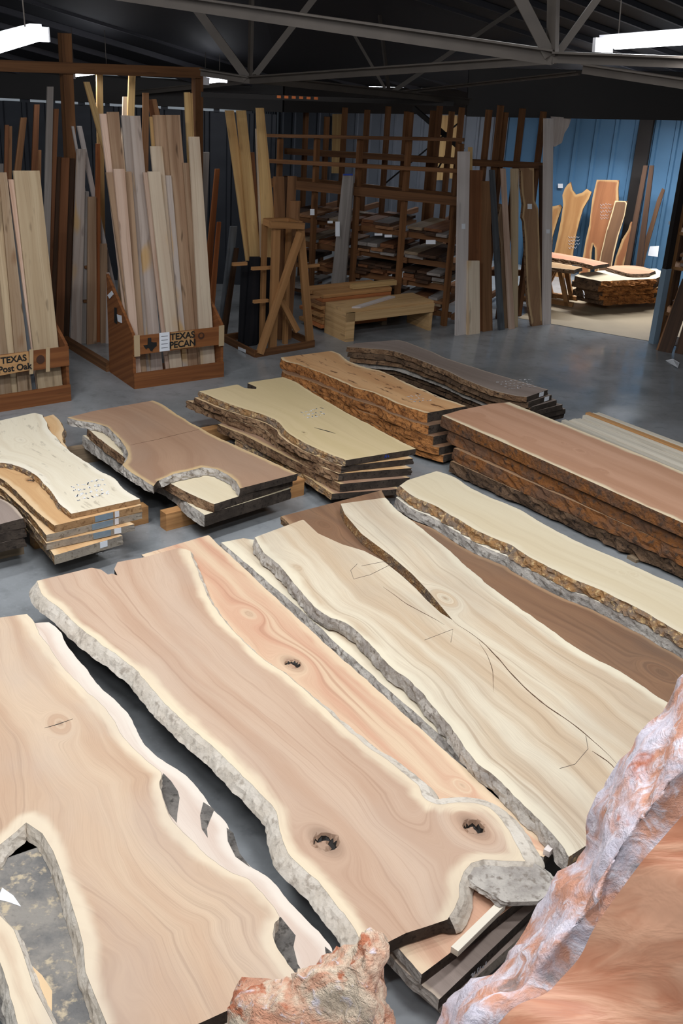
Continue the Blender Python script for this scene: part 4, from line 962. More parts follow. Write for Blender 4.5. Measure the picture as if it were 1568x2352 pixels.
oakl = (
 ((31, 91, 392), (97, 154, 889), 'oak_tan', 0, 'very wide tan board at the right of the post oak bin'),
 ((19, 32, 412), (85, 97, 893), 'pecan_pink', .03, 'narrow pinkish board beside the widest post oak board'),
 ((13, 21, 420), (74, 86, 895), 'slate', .03, 'dark blue-grey weathered board in the post oak bin'),
 ((-2, 15, 396), (42, 74, 899), 'oak_stain', 0, 'brown-stained knotty oak board in the post oak bin'),
 ((-28, -3, 398), (27, 40, 902), 'oak_tan', .03, 'tan board behind the brown-stained oak board'),
 ((-60, -28, 398), (0, 27, 905), 'oak_stain', 0, 'stained grey oak board at the open side of the post oak bin'),
 ((-95, -60, 398), (-34, -2, 910), 'oak_tan', 0, 'plain tan board under the Post Oak lettering'))
place(PO, [(t_, b_, m_, of, .026, .03, lab, 'oak_board', 'board', (C2, .034, oln-.034, .75)) for t_, b_, m_, of, lab in oakl])
# ------------------------------------------------------------------ tall rack behind the bins
b1 = G(181, 772)
def along(p, d, px, z):
    lo_, hi_ = -9.0, 9.0
    for _ in range(50):
        t = (lo_+hi_)/2
        if proj(p+d*t+EZ*z)[0] < px: lo_ = t
        else: hi_ = t
    return p+d*t
b2 = along(b1, E1, 453, 2.5); b0 = along(b1, E1, -60, 3.2)
rk = empty('lumber_rack', b1); tag(rk, 'tall timber rack with a long top rail behind the two plywood bins', 'rack')
def post(p, ytop, w_, par, mat='rackwood', nm='post'):
    return bar(nm, p, np.array([p[0], p[1], zat(p[0], p[1], ytop)]), w_, w_, M[mat], par)
post(b1, 76, .11, rk); post(b2, 155, .10, rk)
za, zb_ = zat(b1[0], b1[1], 141), zat(b2[0], b2[1], 166)
bar('top_rail', b0+EZ*(za-.05)-E2*.075, b2+EZ*zb_-E2*.075, .04, .11, M['rackwood'], rk)
post(b0, 120, .10, rk)
# base sill from bin to rack
bar('base_sill', A_+pb*.635+EZ*.05, G(150, 792)+EZ*.05, .06, .10, M['rackwood'], rk)
for (x0, y0, x1, y1) in ((120, 591, 181, 589), (125, 664, 181, 662), (142, 604, 181, 602)):
    q = Lean(b1-E2*.065, 0); bar('peg', q.at(x0, y0), q.at(x1, y1), .03, .03, M['rackwood'], rk)
R1 = Lean(b1-E2*.25, 3.0)
RB = Lean(b1+E2*.35, 3.0)
sticks = [
 (R1, (109, 123, 199), (96, 112, 700), 'grey_board', .0, 'tall grey board between the two bins'),
 (R1, (124, 135, 250), (100, 117, 700), 'red_brown', .03, 'orange-brown board leaning between the two bins'),
 (RB, (79, 91, 240), (62, 78, 640), 'red_brown', .0, 'dark red-brown stick behind the post oak boards'),
 (RB, (48, 62, 270), (14, 30, 560), 'mid_brown', .03, 'light brown slanting stick behind the post oak boards'),
 (RB, (12, 21, 287), (6, 16, 640), 'red_brown', .0, 'brown stick rising above the post oak bin'), (RB, (21, 28, 290), (16, 24, 640), 'mid_brown', .0, 'thin light stick beside the brown stick above the post oak bin'),
 (RB, (84, 95, 345), (78, 92, 640), 'mid_brown', .04, 'short brown board behind the widest post oak board'),
 (RB, (0, 8, 376), (-4, 6, 640), 'grey_board', .0, 'grey board end above the post oak bin'),
 (R1, (142, 160, 362), (128, 146, 760), 'red_brown', .02, 'reddish board standing left of the rack post'),
 (R1, (160, 172, 364), (146, 160, 760), 'dark_brown', .05, 'dark brown board standing at the rack post'),
 (R1, (128, 142, 360), (112, 128, 760), 'dark_brown', .06, 'dark board in the shade between the two bins'),
 (R1, (177, 197, 342), (162, 187, 790), 'pecan_grey', -.10, 'pale grey board with a dark knot standing on the rack sill'),
 (R1, (178, 188, 290), (218, 228, 480), 'white_board', .0, 'white slanting board crossing behind the pale grey board'),
 (R1, (165, 170, 290), (192, 197, 440), 'white_board', .03, 'thin white edge-on board beside the rack post'),
 (R1, (193, 206, 188), (232, 245, 330), 'pine', .0, 'pine stick slanting to the right above the rack'),
 (RB, (222, 236, 163), (228, 244, 700), 'pine', -.2, 'tall pine board left of the pecan boards'),
 (RB, (297, 312, 155), (288, 304, 420), 'pine', .0, 'tallest pine board rising behind the pecan bin'),
 (RB, (283, 293, 222), (278, 290, 420), 'pecan_pale', .0, 'short pale board end behind the pecan bin'),
 (RB, (329, 342, 213), (326, 340, 500), 'mid_brown', .0, 'brown board end behind the middle pecan boards'),
 (RB, (340, 350, 229), (352, 364, 300), 'red_brown', .04, 'slanting red-brown board behind the pecan boards'), (RB, (350, 359, 228), (366, 376, 300), 'mid_brown', .0, 'second slanting brown board behind the pecan boards'),
 (R1, (203, 221, 452), (200, 222, 815), 'pecan_brown', -.12, 'grey-brown board on the rack sill next to an orange strip'),
 (R1, (221, 230, 330), (218, 232, 822), 'cedar_board', -.08, 'orange strip board on the rack sill'),
 (R1, (187, 204, 440), (184, 202, 800), 'grey_board', -.05, 'grey weathered board with pegs on the rack sill'),
 (R1, (231, 246, 560), (232, 250, 836), 'pecan_brown', -.13, 'short brown board near the pecan bin side panel'),
 (R1, (246, 252, 627), (244, 252, 845), 'white_board', -.17, 'pale narrow strip against the pecan bin side panel'),
 (RB, (465, 481, 350), (452, 470, 640), 'grey_board', .0, 'grey board right of the pecan boards'),
 (RB, (495, 505, 388), (470, 484, 640), 'cedar_board', -.05, 'reddish stick leaning right of the pecan boards'),
 (R1, (500, 508, 510), (478, 490, 740), 'cedar_board', .0, 'short reddish stick beside the pecan bin'),
 (RB, (486, 492, 500), (474, 484, 700), 'cedar_board', .0, 'thin reddish stick beside the pecan bin')]
rs1 = place(R1, [(t_, b_, m_, of, .026, 0.0, lab, 'rack_board', 'board', None) for pl_, t_, b_, m_, of, lab in sticks if pl_ is R1])
place(RB, [(t_, b_, m_, of, .026, 0.0, lab, 'rack_board', 'board', None) for pl_, t_, b_, m_, of, lab in sticks if pl_ is RB])
pgb = rs1['grey weathered board with pegs on the rack sill']; pM = wm(pgb); pz_ = np.array(pM.to_3x3()@Vector((0, 0, 1)))
fr = min((np.array(pM@v.co) for v in pgb.data.vertices), key=lambda p: np.dot(p, R1.n))     # a point of its front face
for (x0, y0, x1, y1) in ((194, 614, 203, 613), (191, 692, 202, 691)):
    bar('peg', onplane(x0, y0, fr-R1.n*.013, R1.n), onplane(x1, y1, fr-R1.n*.013, R1.n), .026, .03, M['rackwood'], pgb)
# ------------------------------------------------------------------ A-frame rack
a0 = G(586, 821); a1 = G(720, 797); a2 = G(513, 784); a3 = a2+(a1-a0)
af = empty('frame_rack', a0); tag(af, 'open timber frame rack with base tray and diagonal braces', 'rack')
for p, q in ((a0, a1), (a0, a2), (a2, a3), (a1, a3)): bar('tray_side', p+EZ*.04, q+EZ*.04, .03, .08, M['rackwood'], af)
fd = (a1-a0)/np.linalg.norm(a1-a0); bd = (a2-a0)/np.linalg.norm(a2-a0)
M['framewood'] = board_mat('frame_timber', S(178, 130, 84), S(156, 112, 70), S(110, 74, 46), .4)
FP = Lean(a0+bd*.04, 0, fd, bd)
def fb(x0, y0, x1, y1, w_, nm='post', off=0.0): bar(nm, FP.at(x0, y0, off), FP.at(x1, y1, off), w_, .045, M['framewood'], af, up=-bd)
fb(634, 520, 625, 806, .09); fb(688, 517, 712, 792, .09, 'post'); fb(690, 535, 596, 812, .085, 'brace', -.05); fb(620, 516, 697, 519, .07, 'cross_rail', -.045)
fb(645, 690, 682, 760, .07, 'brace', .05); fb(640, 600, 712, 610, .0001, 'peg') if False else None
tl = FP.at(634, 524); tr = FP.at(690, 522)
bk_ = bd*.24
for p in (tl, tr): bar('top_rail', p+EZ*.03, p+bk_+EZ*.03, .05, .07, M['framewood'], af)
bar('top_rail', tl+bk_+EZ*.03, tr+bk_+EZ*.03, .05, .07, M['framewood'], af)
for q in (tl+bk_, tr+bk_): bar('post', q*np.array([1, 1, 0]), q, .05, .05, M['framewood'], af)
for (x0, y0, x1, y1) in ((534, 607, 566, 605), (578, 617, 628, 614), (582, 693, 615, 690), (697, 612, 732, 609), (697, 683, 732, 681)):
    bar('peg', FP.at(x0, y0, .1), FP.at(x1, y1, .1), .035, .035, M['framewood'], af)
prism('price_tag', [onplane(x, y, a0-fd*.02, np.cross(EZ, bd)) for x, y in ((547, 796), (564, 803), (564, 810), (547, 803))], fd*-.004, M['paper'], af)
AB = Lean(a0+bd*.39, -3, fd, bd)
abl = (
 ((575, 597, 590), (560, 590, 800), 'black_board', .0, 'front black board in the frame rack'), ((597, 622, 592), (590, 615, 800), 'black_board', .04, 'black board beside the rack post'),
 ((556, 576, 600), (548, 566, 790), 'black_board', .06, 'black board leaning left in the frame rack'), ((540, 549, 570), (506, 520, 778), 'dark_brown', .40, 'thin dark strip behind the black boards'), ((530, 545, 520), (500, 520, 770), 'slate', .46, 'blue-grey dark board behind the black boards'),
 ((518, 537, 254), (560, 580, 560), 'pine', .25, 'pale yellow board leaning left above the frame rack'), ((544, 565, 254), (572, 596, 560), 'pine', .21, 'yellow board with a knot above the frame rack'),
 ((589, 606, 248), (608, 640, 560), 'pine', .15, 'tallest yellow board above the frame rack'), ((588, 596, 296), (598, 612, 560), 'pecan_pale', .19, 'pale board beside the tallest yellow board'), ((573, 584, 350), (590, 600, 560), 'red_brown', .24, 'reddish strip between the yellow boards'),
 ((629, 652, 406), (640, 664, 790), 'mid_brown', .06, 'brown board beside the yellow boards in the frame rack'), ((652, 664, 408), (681, 692, 790), 'dark_brown', .09, 'dark brown narrow board in the frame rack'),
 ((663, 681, 405), (690, 708, 790), 'mid_brown', .05, 'wide tan-brown board at the right of the frame rack'), ((668, 690, 462), (700, 716, 790), 'mid_brown', .01, 'short tan-brown board at the right of the frame rack'),
 ((596, 622, 540), (598, 628, 790), 'mid_brown', .27, 'brown board in the shade of the frame rack'))
place(AB, [(t_, b_, m_, of if of > .275 else of*.6, .020, .004, lab, 'frame_rack_board', 'board', None if of > .275 else (a0, .06, np.linalg.norm(a1-a0)-.03, .12)) for t_, b_, m_, of, lab in abl])
# ------------------------------------------------------------------ lumber shelves
SR = G(1043, 752)
def sh(px, z=1.6): return along(SR, D25, px, z)
shf = empty('lumber_shelves', SR); tag(shf, 'brown timber cantilever shelving full of rough boards', 'shelving')
for px, yt in ((641, 318), (724, 318), (821, 320), (930, 322), (1046, 330)): post(sh(px), yt, .062, shf)
for px, yt in ((702, 250), (750, 268), (790, 247), (841, 252), (888, 244), (931, 256), (940, 258), (990, 254), (1004, 242), (1032, 256), (1054, 247)):
    p = sh(px, 2.0)+N25*1.1; p = along(p, D25, px, 2.2); post(p, yt, .058, shf, nm='rear_post')
lft, rgt = sh(612), sh(1056)
def rail(yl, yr, h_, dep=.04, off=-.06, nm='rail', back=0.0):
    l_, r_ = (lft+N25*back, rgt+N25*back)
    if back: l_, r_ = along(l_, D25, 660, 2), along(r_, D25, 1056, 2)
    l_ = l_+N25*off; r_ = r_+N25*off
    return bar(nm, l_+EZ*zat(l_[0], l_[1], yl), r_+EZ*zat(r_[0], r_[1], yr), dep, h_, M['rackwood'], shf)
rail(311, 321, .04); rail(369, 393, .05); rail(347, 370, .08, back=.9); rail(418, 462, .11); rail(412, 452, .10, back=1.1)
deckz = []
for yr in (470, 553, 612, 664, 724):
    zr = zat(SR[0], SR[1], yr); deckz.append(zr)
    if yr > 470:
        for px in (650, 724, 821, 930, 1040):
            p = sh(px, zr); bar('arm', p+EZ*(zr-.03), p+N25*2.0+EZ*(zr-.03), .05, .07, M['rackwood'], shf)
        bar('shelf_edge', lft+EZ*(zr-.03)+N25*.08, rgt+EZ*(zr-.03)+N25*.08, .035, .07, M['rackwood'], shf)
# corner post, boards stacked on the arms
def lumber(p, d, ln, w_, h_, mat, label, grp):
    p = np.array(p, float); s_ = np.cross(EZ, d); o = hexa('shelf_board', [p-s_*w_/2, p+s_*w_/2, p+s_*w_/2+d*ln, p-s_*w_/2+d*ln], EZ*h_, M[mat]); tag(o, label, 'board', grp); return o
rs = random.Random(3)
bays = [(641, 724), (724, 821), (821, 930), (930, 1046)]
names = ['top', 'second', 'third', 'lowest']
bnames = ['the bay farthest from the leaning slabs', 'the bay left of the leaning grey board', 'the bay right of the leaning grey board', 'the bay beside the leaning slabs']
for li, zr in enumerate(deckz[1:]):
    for bi, (x0, x1) in enumerate(bays):
        p0_, p1_ = sh(x0)+D25*.045, sh(x1)-D25*.045; width = np.linalg.norm(p1_-p0_); dd = (p1_-p0_)/width
        lay = 1 if bi < 2 else rs.choice((2, 3, 4)) if li else 2
        zc = zr+.006
        for k in range(lay):
            x = .0; th = rs.choice((.03, .035, .045))
            while x < width-.14:
                wv = rs.uniform(.13, .27); 
                if x+wv > width-.02: wv = width-.02-x
                mt = rs.choice(('mid_brown', 'dark_brown', 'dark_brown', 'dark_brown', 'bunk_grey', 'red_brown', 'grey_board'))
                lumber(p0_+dd*(x+wv/2)+N25*rs.uniform(-.05, .10)+EZ*zc, N25, rs.uniform(.78, .90), wv*.94, th, mt,
                       'rough board on the %s shelf of %s' % (names[li], bnames[bi]), 'boards on the %s shelf of %s' % (names[li], bnames[bi]))
                x += wv
            zc += th+.004
for px in (rect(860, 536, 878, 541), rect(883, 539, 900, 545), rect(978, 551, 1000, 561), rect(752, 507, 764, 513), rect(770, 509, 780, 543), rect(712, 480, 722, 494)):
    pl_ = Lean(SR-N25*.20, 0, D25, N25); prism('paper_label', [pl_.at(x, y) for x, y in px], -N25*.002, M['paper'], shf)
# leaning grey board in front of the shelves, boards hung behind
GB = Lean(G(775, 716), 3, D25, N25)
o = brd(GB, (787, 812, 399), (757, 790, 680), 'grey_board', 'long grey board leaning on the shelving front, blue tape on its end', .0, .03, .0, name='leaning_board')
pz = GB.at(799, 400); prism('blue_end', [GB.at(x, y, -.003) for x, y in rect(788, 399, 810, 403)], GB.n*-.003, M['bluechalk'], o)
BK = Lean(wallp(-4)-N25*.25, 1, D25, N25)
for t_, b_, lab in (((763, 787, 262), (761, 784, 398), 'light plank hung high on the rear wall behind the shelving'), ((1003, 1030, 265), (998, 1020, 414), 'yellowish plank hung on the rear wall behind the shelving'), ((1036, 1050, 265), (1032, 1044, 410), 'narrow light plank hung on the rear wall by the corner post')):
    brd(BK, t_, b_, 'pine', lab, 0, .02, ext=False, name='hung_plank', cat='plank')
# dark knee braces
for a, b_ in (((950, 248), (1062, 345)), ((1062, 275), (880, 425)), ((1030, 345), (975, 440))):
    q = Lean(SR+N25*1.6, 0, D25, N25); o = bar('knee_brace', q.at(*a), q.at(*b_), .06 if a[0] < 1000 else .02, .06 if a[0] < 1000 else .02, M['darksteel'], shf)
# ------------------------------------------------------------------ bench and lumber pile
n0 = G(791, 785); n1 = along(n0, E1, 993, .2); bw = n1-n0; bl_ = np.linalg.norm(bw); bn = bw/bl_; bbk = np.cross(EZ, bn)
bench = empty('bench', n0); tag(bench, 'low pine bench with plank legs in front of the lumber pile', 'bench')
hz = zat(n0[0], n0[1], 719)
for s_ in (0, 1):
    p = n0 if s_ == 0 else n1-bn*.05
    hexa('leg', [p, p+bbk*.45, p+bbk*.45+EZ*hz, p+EZ*hz], bn*.05, M['bench'], bench)
hexa('front_stile', [n0+EZ*0-bbk*.02, n0+bn*.12-bbk*.02, n0+bn*.12+EZ*hz-bbk*.02, n0+EZ*hz-bbk*.02], bbk*.02, M['bench'], bench)
hexa('apron', [n0+EZ*(hz-.11)-bbk*.02, n1+EZ*(hz-.11)-bbk*.02, n1+EZ*hz-bbk*.02, n0+EZ*hz-bbk*.02], bbk*.02, M['bench'], bench)
hexa('seat', [n0+EZ*hz, n1+EZ*hz, n1+EZ*hz+bbk*.45, n0+EZ*hz+bbk*.45], EZ*.03, M['bench'], bench)
o = hexa('white_strip', [n0+EZ*(hz+.031)+bn*.12+bbk*.06, n0+EZ*(hz+.031)+bn*.22+bbk*.02, n0+EZ*(hz+.031)+bn*.95+bbk*.30, n0+EZ*(hz+.031)+bn*.90+bbk*.36], EZ*.02, M['white_board']); tag(o, 'whitish board lying on the pine bench', 'board')
lp = G(742, 765)+bbk*.02
k = 0; rs = random.Random(8)
for lay in range(9):
    for j in range(2):
        y_ = j*.31; jit = rs.uniform(-.07, .07)
        p = lp+bbk*(y_*.8+.13)+bn*(jit+.02)+EZ*(.05+lay*.047)
        o = hexa('pile_board', [p-bbk*.115, p+bbk*.115, p+bbk*.115+bn*rs.uniform(1.0, 1.15), p-bbk*.115+bn*rs.uniform(1.0, 1.15)], EZ*.042, M[rs.choice(('cedar_board', 'bunk', 'mid_brown', 'tan' if False else 'bunk'))])
        tag(o, 'rough cedar board in the pile behind the pine bench', 'board', 'cedar boards behind the bench')
for f_ in (.15, .95): 
    o = bar('pile_bearer', lp+bn*f_+EZ*.023-bbk*.0, lp+bn*f_+bbk*.6+EZ*.023, .08, .046, M['bunk_grey']); tag(o, 'bearer under the cedar boards behind the bench', 'timber', 'bearers under the cedar boards')
zt = .05+9*.047+.001
o = hexa('pine_beam', [lp+bn*.50+bbk*.10+EZ*zt, lp+bn*.50+bbk*.18+EZ*zt, lp+bn*1.18+bbk*.18+EZ*zt, lp+bn*1.18+bbk*.10+EZ*zt], EZ*.06, M['pine']); tag(o, 'yellow pine beam on top of the cedar pile behind the bench', 'beam')
# ------------------------------------------------------------------ leaning boards at the right rack
RR = Lean(G(1160, 757), 4)
rr = empty('wall_rack', G(1160, 757)+E2*.5); tag(rr, 'timber rack rail and posts behind the leaning walnut slabs', 'rack')
rb = G(1160, 757)+E2*.42
q = Lean(rb, 0)
bar('rail', q.at(1062, 372), q.at(1248, 381), .05, .075, M['rackwood'], rr)
for px, yt in ((1106, 252), (1131, 242), (1143, 258), (1181, 249), (1229, 256)):
    p = along(rb+E2*.06, E1, px, 1.8); post(p, yt, .06, rr)
bar('lower_rail', q.at(1082, 630)+E2*.1, q.at(1248, 630)+E2*.1, .05, .075, M['rackwood'], rr)
rrl = (
 ((1054, 1079, 348), (1047, 1072, 763), 'white_board', .0, 'whitish grey board at the end of the leaning row'), ((1078, 1085, 338), (1072, 1080, 740), 'pine', .10, 'thin pine stick beside the whitish grey board'),
 ((1079, 1108, 391), (1075, 1107, 759), 'red_brown', .05, 'wide orange-brown board in the leaning row'), ((1075, 1101, 599), (1073, 1102, 760), 'pecan_pale', -.01, 'short cream board in front of the orange-brown board'),
 ((1108, 1126, 416), (1109, 1131, 757), 'mid_brown', .03, 'plain brown board beside the orange-brown board'), ((1126, 1136, 390), (1146, 1159, 757), 'slate', .0, 'slate grey board leaning across in the row'),
 ((1152, 1161, 387), (1170, 1182, 752), 'pecan_pink', -.02, 'pinkish narrow board leaning across the row'), ((1175, 1191, 387), (1178, 1189, 748), 'oak_tan', .03, 'tan board beside the leaning walnut slab'),
 ((1251, 1271, 272), (1247, 1265, 739), 'white_board', -.03, 'tall whitewashed board at the edge of the opening'), ((1241, 1251, 380), (1240, 1248, 740), 'dark_brown', .06, 'dark board edge beside the tall whitewashed board'))
WSL = [(1196, 386), (1226, 386), (1236, 480), (1238, 540), (1245, 760), (1222, 762), (1206, 600), (1196, 440)]
GSL = [(1150, 468), (1156, 472), (1168, 762), (1158, 764), (1143, 500)]
ro = place(RR, [(t_, b_, m_, of, .03, 0.0, lab, 'leaning_board', 'board', None) for t_, b_, m_, of, lab in rrl], [(WSL, -.02, .04), (GSL, .05, .04)])
def on_front(o, pl, px, name='paper_label'):
    Mw = wm(o); f_ = min((np.array(Mw@v.co) for v in o.data.vertices), key=lambda p: np.dot(p, pl.n)); prism(name, [onplane(x, y, f_-pl.n*.001, pl.n) for x, y in px], pl.n*-.002, M['paper'], o)
on_front(ro['whitish grey board at the end of the leaning row'], RR, rect(1060, 514, 1068, 526)); on_front(ro['tall whitewashed board at the edge of the opening'], RR, rect(1254, 527, 1262, 536))
def leanslab(pl, px, mat, label, off=0.0, th=.04, name='leaning_slab', rim=None, zfix=True, sp=.03, sap=True):
    """live-edge slab standing on its end: outline in photo pixels on the lean plane (bottom points pulled to the floor)"""
    P = [pl.at(x, y, off) for x, y in px]
    if zfix:
        zm = min(p[2] for p in P)
    o0 = pl.p+pl.b*off
    uv = np.array([[np.dot(p-o0, pl.d), np.dot(p-o0, pl.v)] for p in P])
    if zfix:
        zm = uv[:, 1].min(); uv[uv[:, 1] < zm+.06, 1] = 0.0
    n = len(uv); xm = uv[:, 0]
    outl = []
    for i in range(n): outl += list(resample([uv[i], uv[(i+1) % n]], sp)[:-1])
    outl = np.array(outl); m_ = len(outl)
    ar = .5*np.sum(outl[:, 0]*np.roll(outl[:, 1], -1)-np.roll(outl[:, 0], -1)*outl[:, 1])
    if ar < 0: outl = outl[::-1].copy()
    mn, mx = outl.min(0), outl.max(0)
    X = np.array([(a, b) for b in np.arange(mn[1], mx[1], sp) for a in np.arange(mn[0], mx[0], sp)]); X = X[inside(X, outl)]
    cl = np.vstack([outl, outl[:1]]); X = X[dist_poly(X, cl) > sp*.5]
    rv, _, rf, ov, _, _ = delaunay_2d_cdt([Vector(p) for p in outl]+[Vector(p) for p in X], [(i, (i+1) % m_) for i in range(m_)], [], 1, 1e-6)
    V2 = np.array([(p.x, p.y) for p in rv]); nv = len(V2)
    up3 = lambda p, t: o0+pl.d*p[0]+pl.v*p[1]+pl.n*t
    V = [up3(p, 0) for p in V2]+[up3(p, th) for p in outl]
    mp = {}
    for i, s_ in enumerate(ov):
        for k in s_:
            if k < m_: mp[k] = i
    Fc = [tuple(f) for f in rf]; fm = [0]*len(Fc)
    for i in range(m_): Fc.append((mp[i], mp[(i+1) % m_], nv+(i+1) % m_, nv+i)); fm.append(1)
    Fc.append(tuple(nv+i for i in range(m_))); fm.append(0)
    o = mesh_obj(name, V, Fc, None, mats=[M[mat], M[rim or 'bark_brown']], fm=fm, origin=o0+pl.d*xm.mean())
    fix_normals(o.data)
    ed = dist_poly(V2, cl); top = np.minimum(V2[:, 1]-mn[1], mx[1]-V2[:, 1])
    for nm, arr in (('gu', V2[:, 1]), ('gv', V2[:, 0]), ('ed', np.where(top < ed*1.05+.002, .2, ed) if sap else np.full(nv, .3)), ('kn', np.zeros(nv))):
        a = o.data.attributes.new(nm, 'FLOAT', 'POINT'); full = np.zeros(len(V)); full[:nv] = arr; a.data.foreach_set('value', full.astype(np.float32))
    tag(o, label, 'wood slab'); return o
M['standwalnut'] = mw('standing_walnut', S(160, 124, 92), S(140, 104, 76), S(104, 74, 52), S(198, 166, 124), .03, ring=40, line=.3, fine=.2)
M['standgrey'] = mw('standing_grey', S(146, 118, 92), S(126, 100, 78), S(84, 64, 48), S(150, 126, 100), .02, ring=40, line=.4, fine=.2, spots=.5)
o = leanslab(RR, [(1196, 386), (1226, 386), (1226, 420), (1227, 460), (1236, 480), (1238, 540), (1241, 640), (1245, 742), (1222, 744), (1213, 700), (1209, 640), (1206, 560), (1203, 510), (1199, 500), (1202, 470), (1197, 430)], 'standwalnut', 'slim walnut slab with pale sapwood edge and a bulging waist, leaning', -.02)
sheet(o, RR, rect(1211, 468, 1221, 480), off=-.028)
leanslab(RR, [(1150, 468), (1156, 472), (1158, 540), (1163, 640), (1168, 744), (1158, 746), (1152, 660), (1150, 560), (1144, 530), (1143, 500)], 'standgrey', 'grey live-edge slab behind the slate board in the leaning row', .05)
# ------------------------------------------------------------------ annex
AN = Lean(wallp(1.5)-N25*.52, 8, D25, N25)
ay = 640
M['annexwalnut'] = mw('annex_walnut', S(178, 132, 84), S(160, 114, 70), S(120, 80, 48), S(190, 150, 100), .04, ring=30, line=.25, fine=.15)
M['annexred'] = mw('annex_redbrown', S(158, 104, 68), S(140, 90, 58), S(104, 64, 40), S(186, 150, 104), .03, ring=30, line=.25, fine=.15)
M['annexdark'] = mw('annex_dark', S(112, 82, 58), S(92, 66, 48), S(62, 44, 32), S(214, 190, 148), .016, ring=30, line=.25, fine=.15)
sA = leanslab(AN, [(1303, 424), (1310, 418), (1314, 436), (1322, 447), (1336, 443), (1347, 434), (1358, 441), (1352, 456), (1338, 480), (1330, 508), (1322, 540), (1316, 575), (1308, 640), (1262, 640), (1270, 590), (1280, 545), (1288, 505), (1293, 470), (1291, 448), (1297, 432)], 'annexwalnut', 'tan slab with a scooped two-pointed top leaning on the blue wall', .0)
sB = leanslab(AN, [(1370, 413), (1421, 414), (1419, 435), (1420, 458), (1412, 500), (1404, 540), (1394, 580), (1384, 640), (1366, 640), (1366, 570), (1361, 560), (1358, 580), (1354, 640), (1326, 640), (1338, 590), (1345, 550), (1353, 515), (1357, 480), (1360, 455)], 'annexred', 'wide reddish slab with a slit at its foot leaning on the blue wall', .05)
leanslab(AN, [(1412, 461), (1440, 462), (1434, 495), (1420, 540), (1408, 590), (1400, 640), (1368, 640), (1380, 580), (1392, 530), (1404, 490)], 'annexdark', 'dark brown slab with white edges leaning over the reddish slab', -.06)
leanslab(AN, [(1448, 509), (1464, 512), (1457, 540), (1444, 572), (1434, 600), (1428, 640), (1402, 640), (1414, 590), (1428, 550), (1442, 528)], 'annexred', 'short wavy brown slab beside the steel column', .0)
leanslab(AN, [(1266, 475), (1286, 470), (1290, 476), (1280, 505), (1268, 545), (1262, 640), (1246, 640), (1250, 540)], 'annexwalnut', 'pale-edged slab half hidden behind the whitewashed board', .06)
for t_, b_, lab in (((1477, 1487, 380), (1430, 1444, 620), 'long dark pole leaning by the steel column'), ((1491, 1501, 380), (1458, 1472, 620), 'second long dark pole leaning by the steel column')):
    brd(AN, t_, b_, 'dark_brown', lab, -.20, .05, name='leaning_pole', cat='pole')
leanslab(AN, [(1520, 432), (1526, 436), (1512, 480), (1498, 530), (1484, 580), (1470, 640), (1454, 640), (1474, 570), (1494, 510), (1508, 460)], 'annexdark', 'thin curved dark slab leaning beside the paper sign', .05, sap=False)
o = prism('paper_sign', [AN.at(x, y, .02) for x, y in [(1492, 566), (1513, 565), (1510, 590), (1487, 587)]], AN.n*.004, M['paper']); tag(o, 'white paper notice on the blue wall by the curved slab', 'notice')
o = prism('paper_sign', [AN.at(x, y, .3) for x, y in rect(1281, 422, 1292, 432)], AN.n*.004, M['paper']); tag(o, 'small white card on the blue wall above the slabs', 'notice')
for k, (s_, px, zt_) in enumerate(((sA, (1305, 545), 4), (sB, (1378, 470), 5))):
    for r_ in range(zt_):
        P = [AN.at(px[0]+i*3.2, px[1]+r_*8+(2 if i % 2 else -2)+random.uniform(-1.2, 1.2), (0 if k == 0 else .05)-.004) for i in range(9 if r_ < 3 else 7)]
        tube('chalk_line', P, .0022, M['chalk'], s_, 5)
wc = along(wallp(0)-N25*.10, D25, 1466, 1.6)
colm = empty('steel_column', wc); tag(colm, 'dark steel column standing against the blue wall', 'column')
bar('flange', wc-N25*.055, wc-N25*.055+EZ*2.7, .2, .015, M['darksteel'], colm, up=N25); bar('web', wc, wc+EZ*2.7, .015, .10, M['darksteel'], colm, up=N25); bar('flange', wc+N25*.05, wc+N25*.05+EZ*2.7, .2, .015, M['darksteel'], colm, up=N25)
HS = Lean(atY(1290, 300, 14.95), 0)
o = prism('hanging_offcut', [HS.at(x, y) for x, y in ((1268, 268), (1312, 270), (1306, 290), (1296, 306), (1290, 328), (1274, 337), (1268, 330))], E2*.03, M['white_board']); tag(o, 'pale tapering offcut hung under the header beside the whitewashed board', 'wood offcut')
# slab tables
def table(label, L, R, z, mat, legs):
    t = sl('slab_table', label, L, R, z, .05, mat, 'bark_brown', sp=.06, cat='table')
    for (x, y) in legs:
        p = G(x, y, z-.05); 
        for k in (-1, 1): bar('leg', np.array([p[0], p[1], z-.05])+D25*.02*k, np.array([p[0], p[1], 0])+D25*.22*k, .06, .06, M['framewood'], t)
        bar('foot', np.array([p[0], p[1], .03])-D25*.3, np.array([p[0], p[1], .03])+D25*.3, .06, .06, M['framewood'], t)
M['pinktop'] = mw('pink_tabletop', S(214, 150, 120), S(200, 132, 104), S(160, 100, 76), S(214, 160, 124), .02, ring=20, line=.2, fine=.1)
table('long pink-topped slab table in the annex', [(1220, 583), (1270, 592), (1330, 602), (1362, 611)], [(1236, 575), (1290, 583), (1350, 594), (1397, 605)], .62, 'pinktop', ((1245, 588), (1292, 594)))
table('tan slab table with splayed legs in the annex', [(1200, 604), (1262, 614), (1318, 620)], [(1215, 596), (1280, 604), (1336, 614)], .60, 'tanorange', ((1226, 604), (1280, 609)))
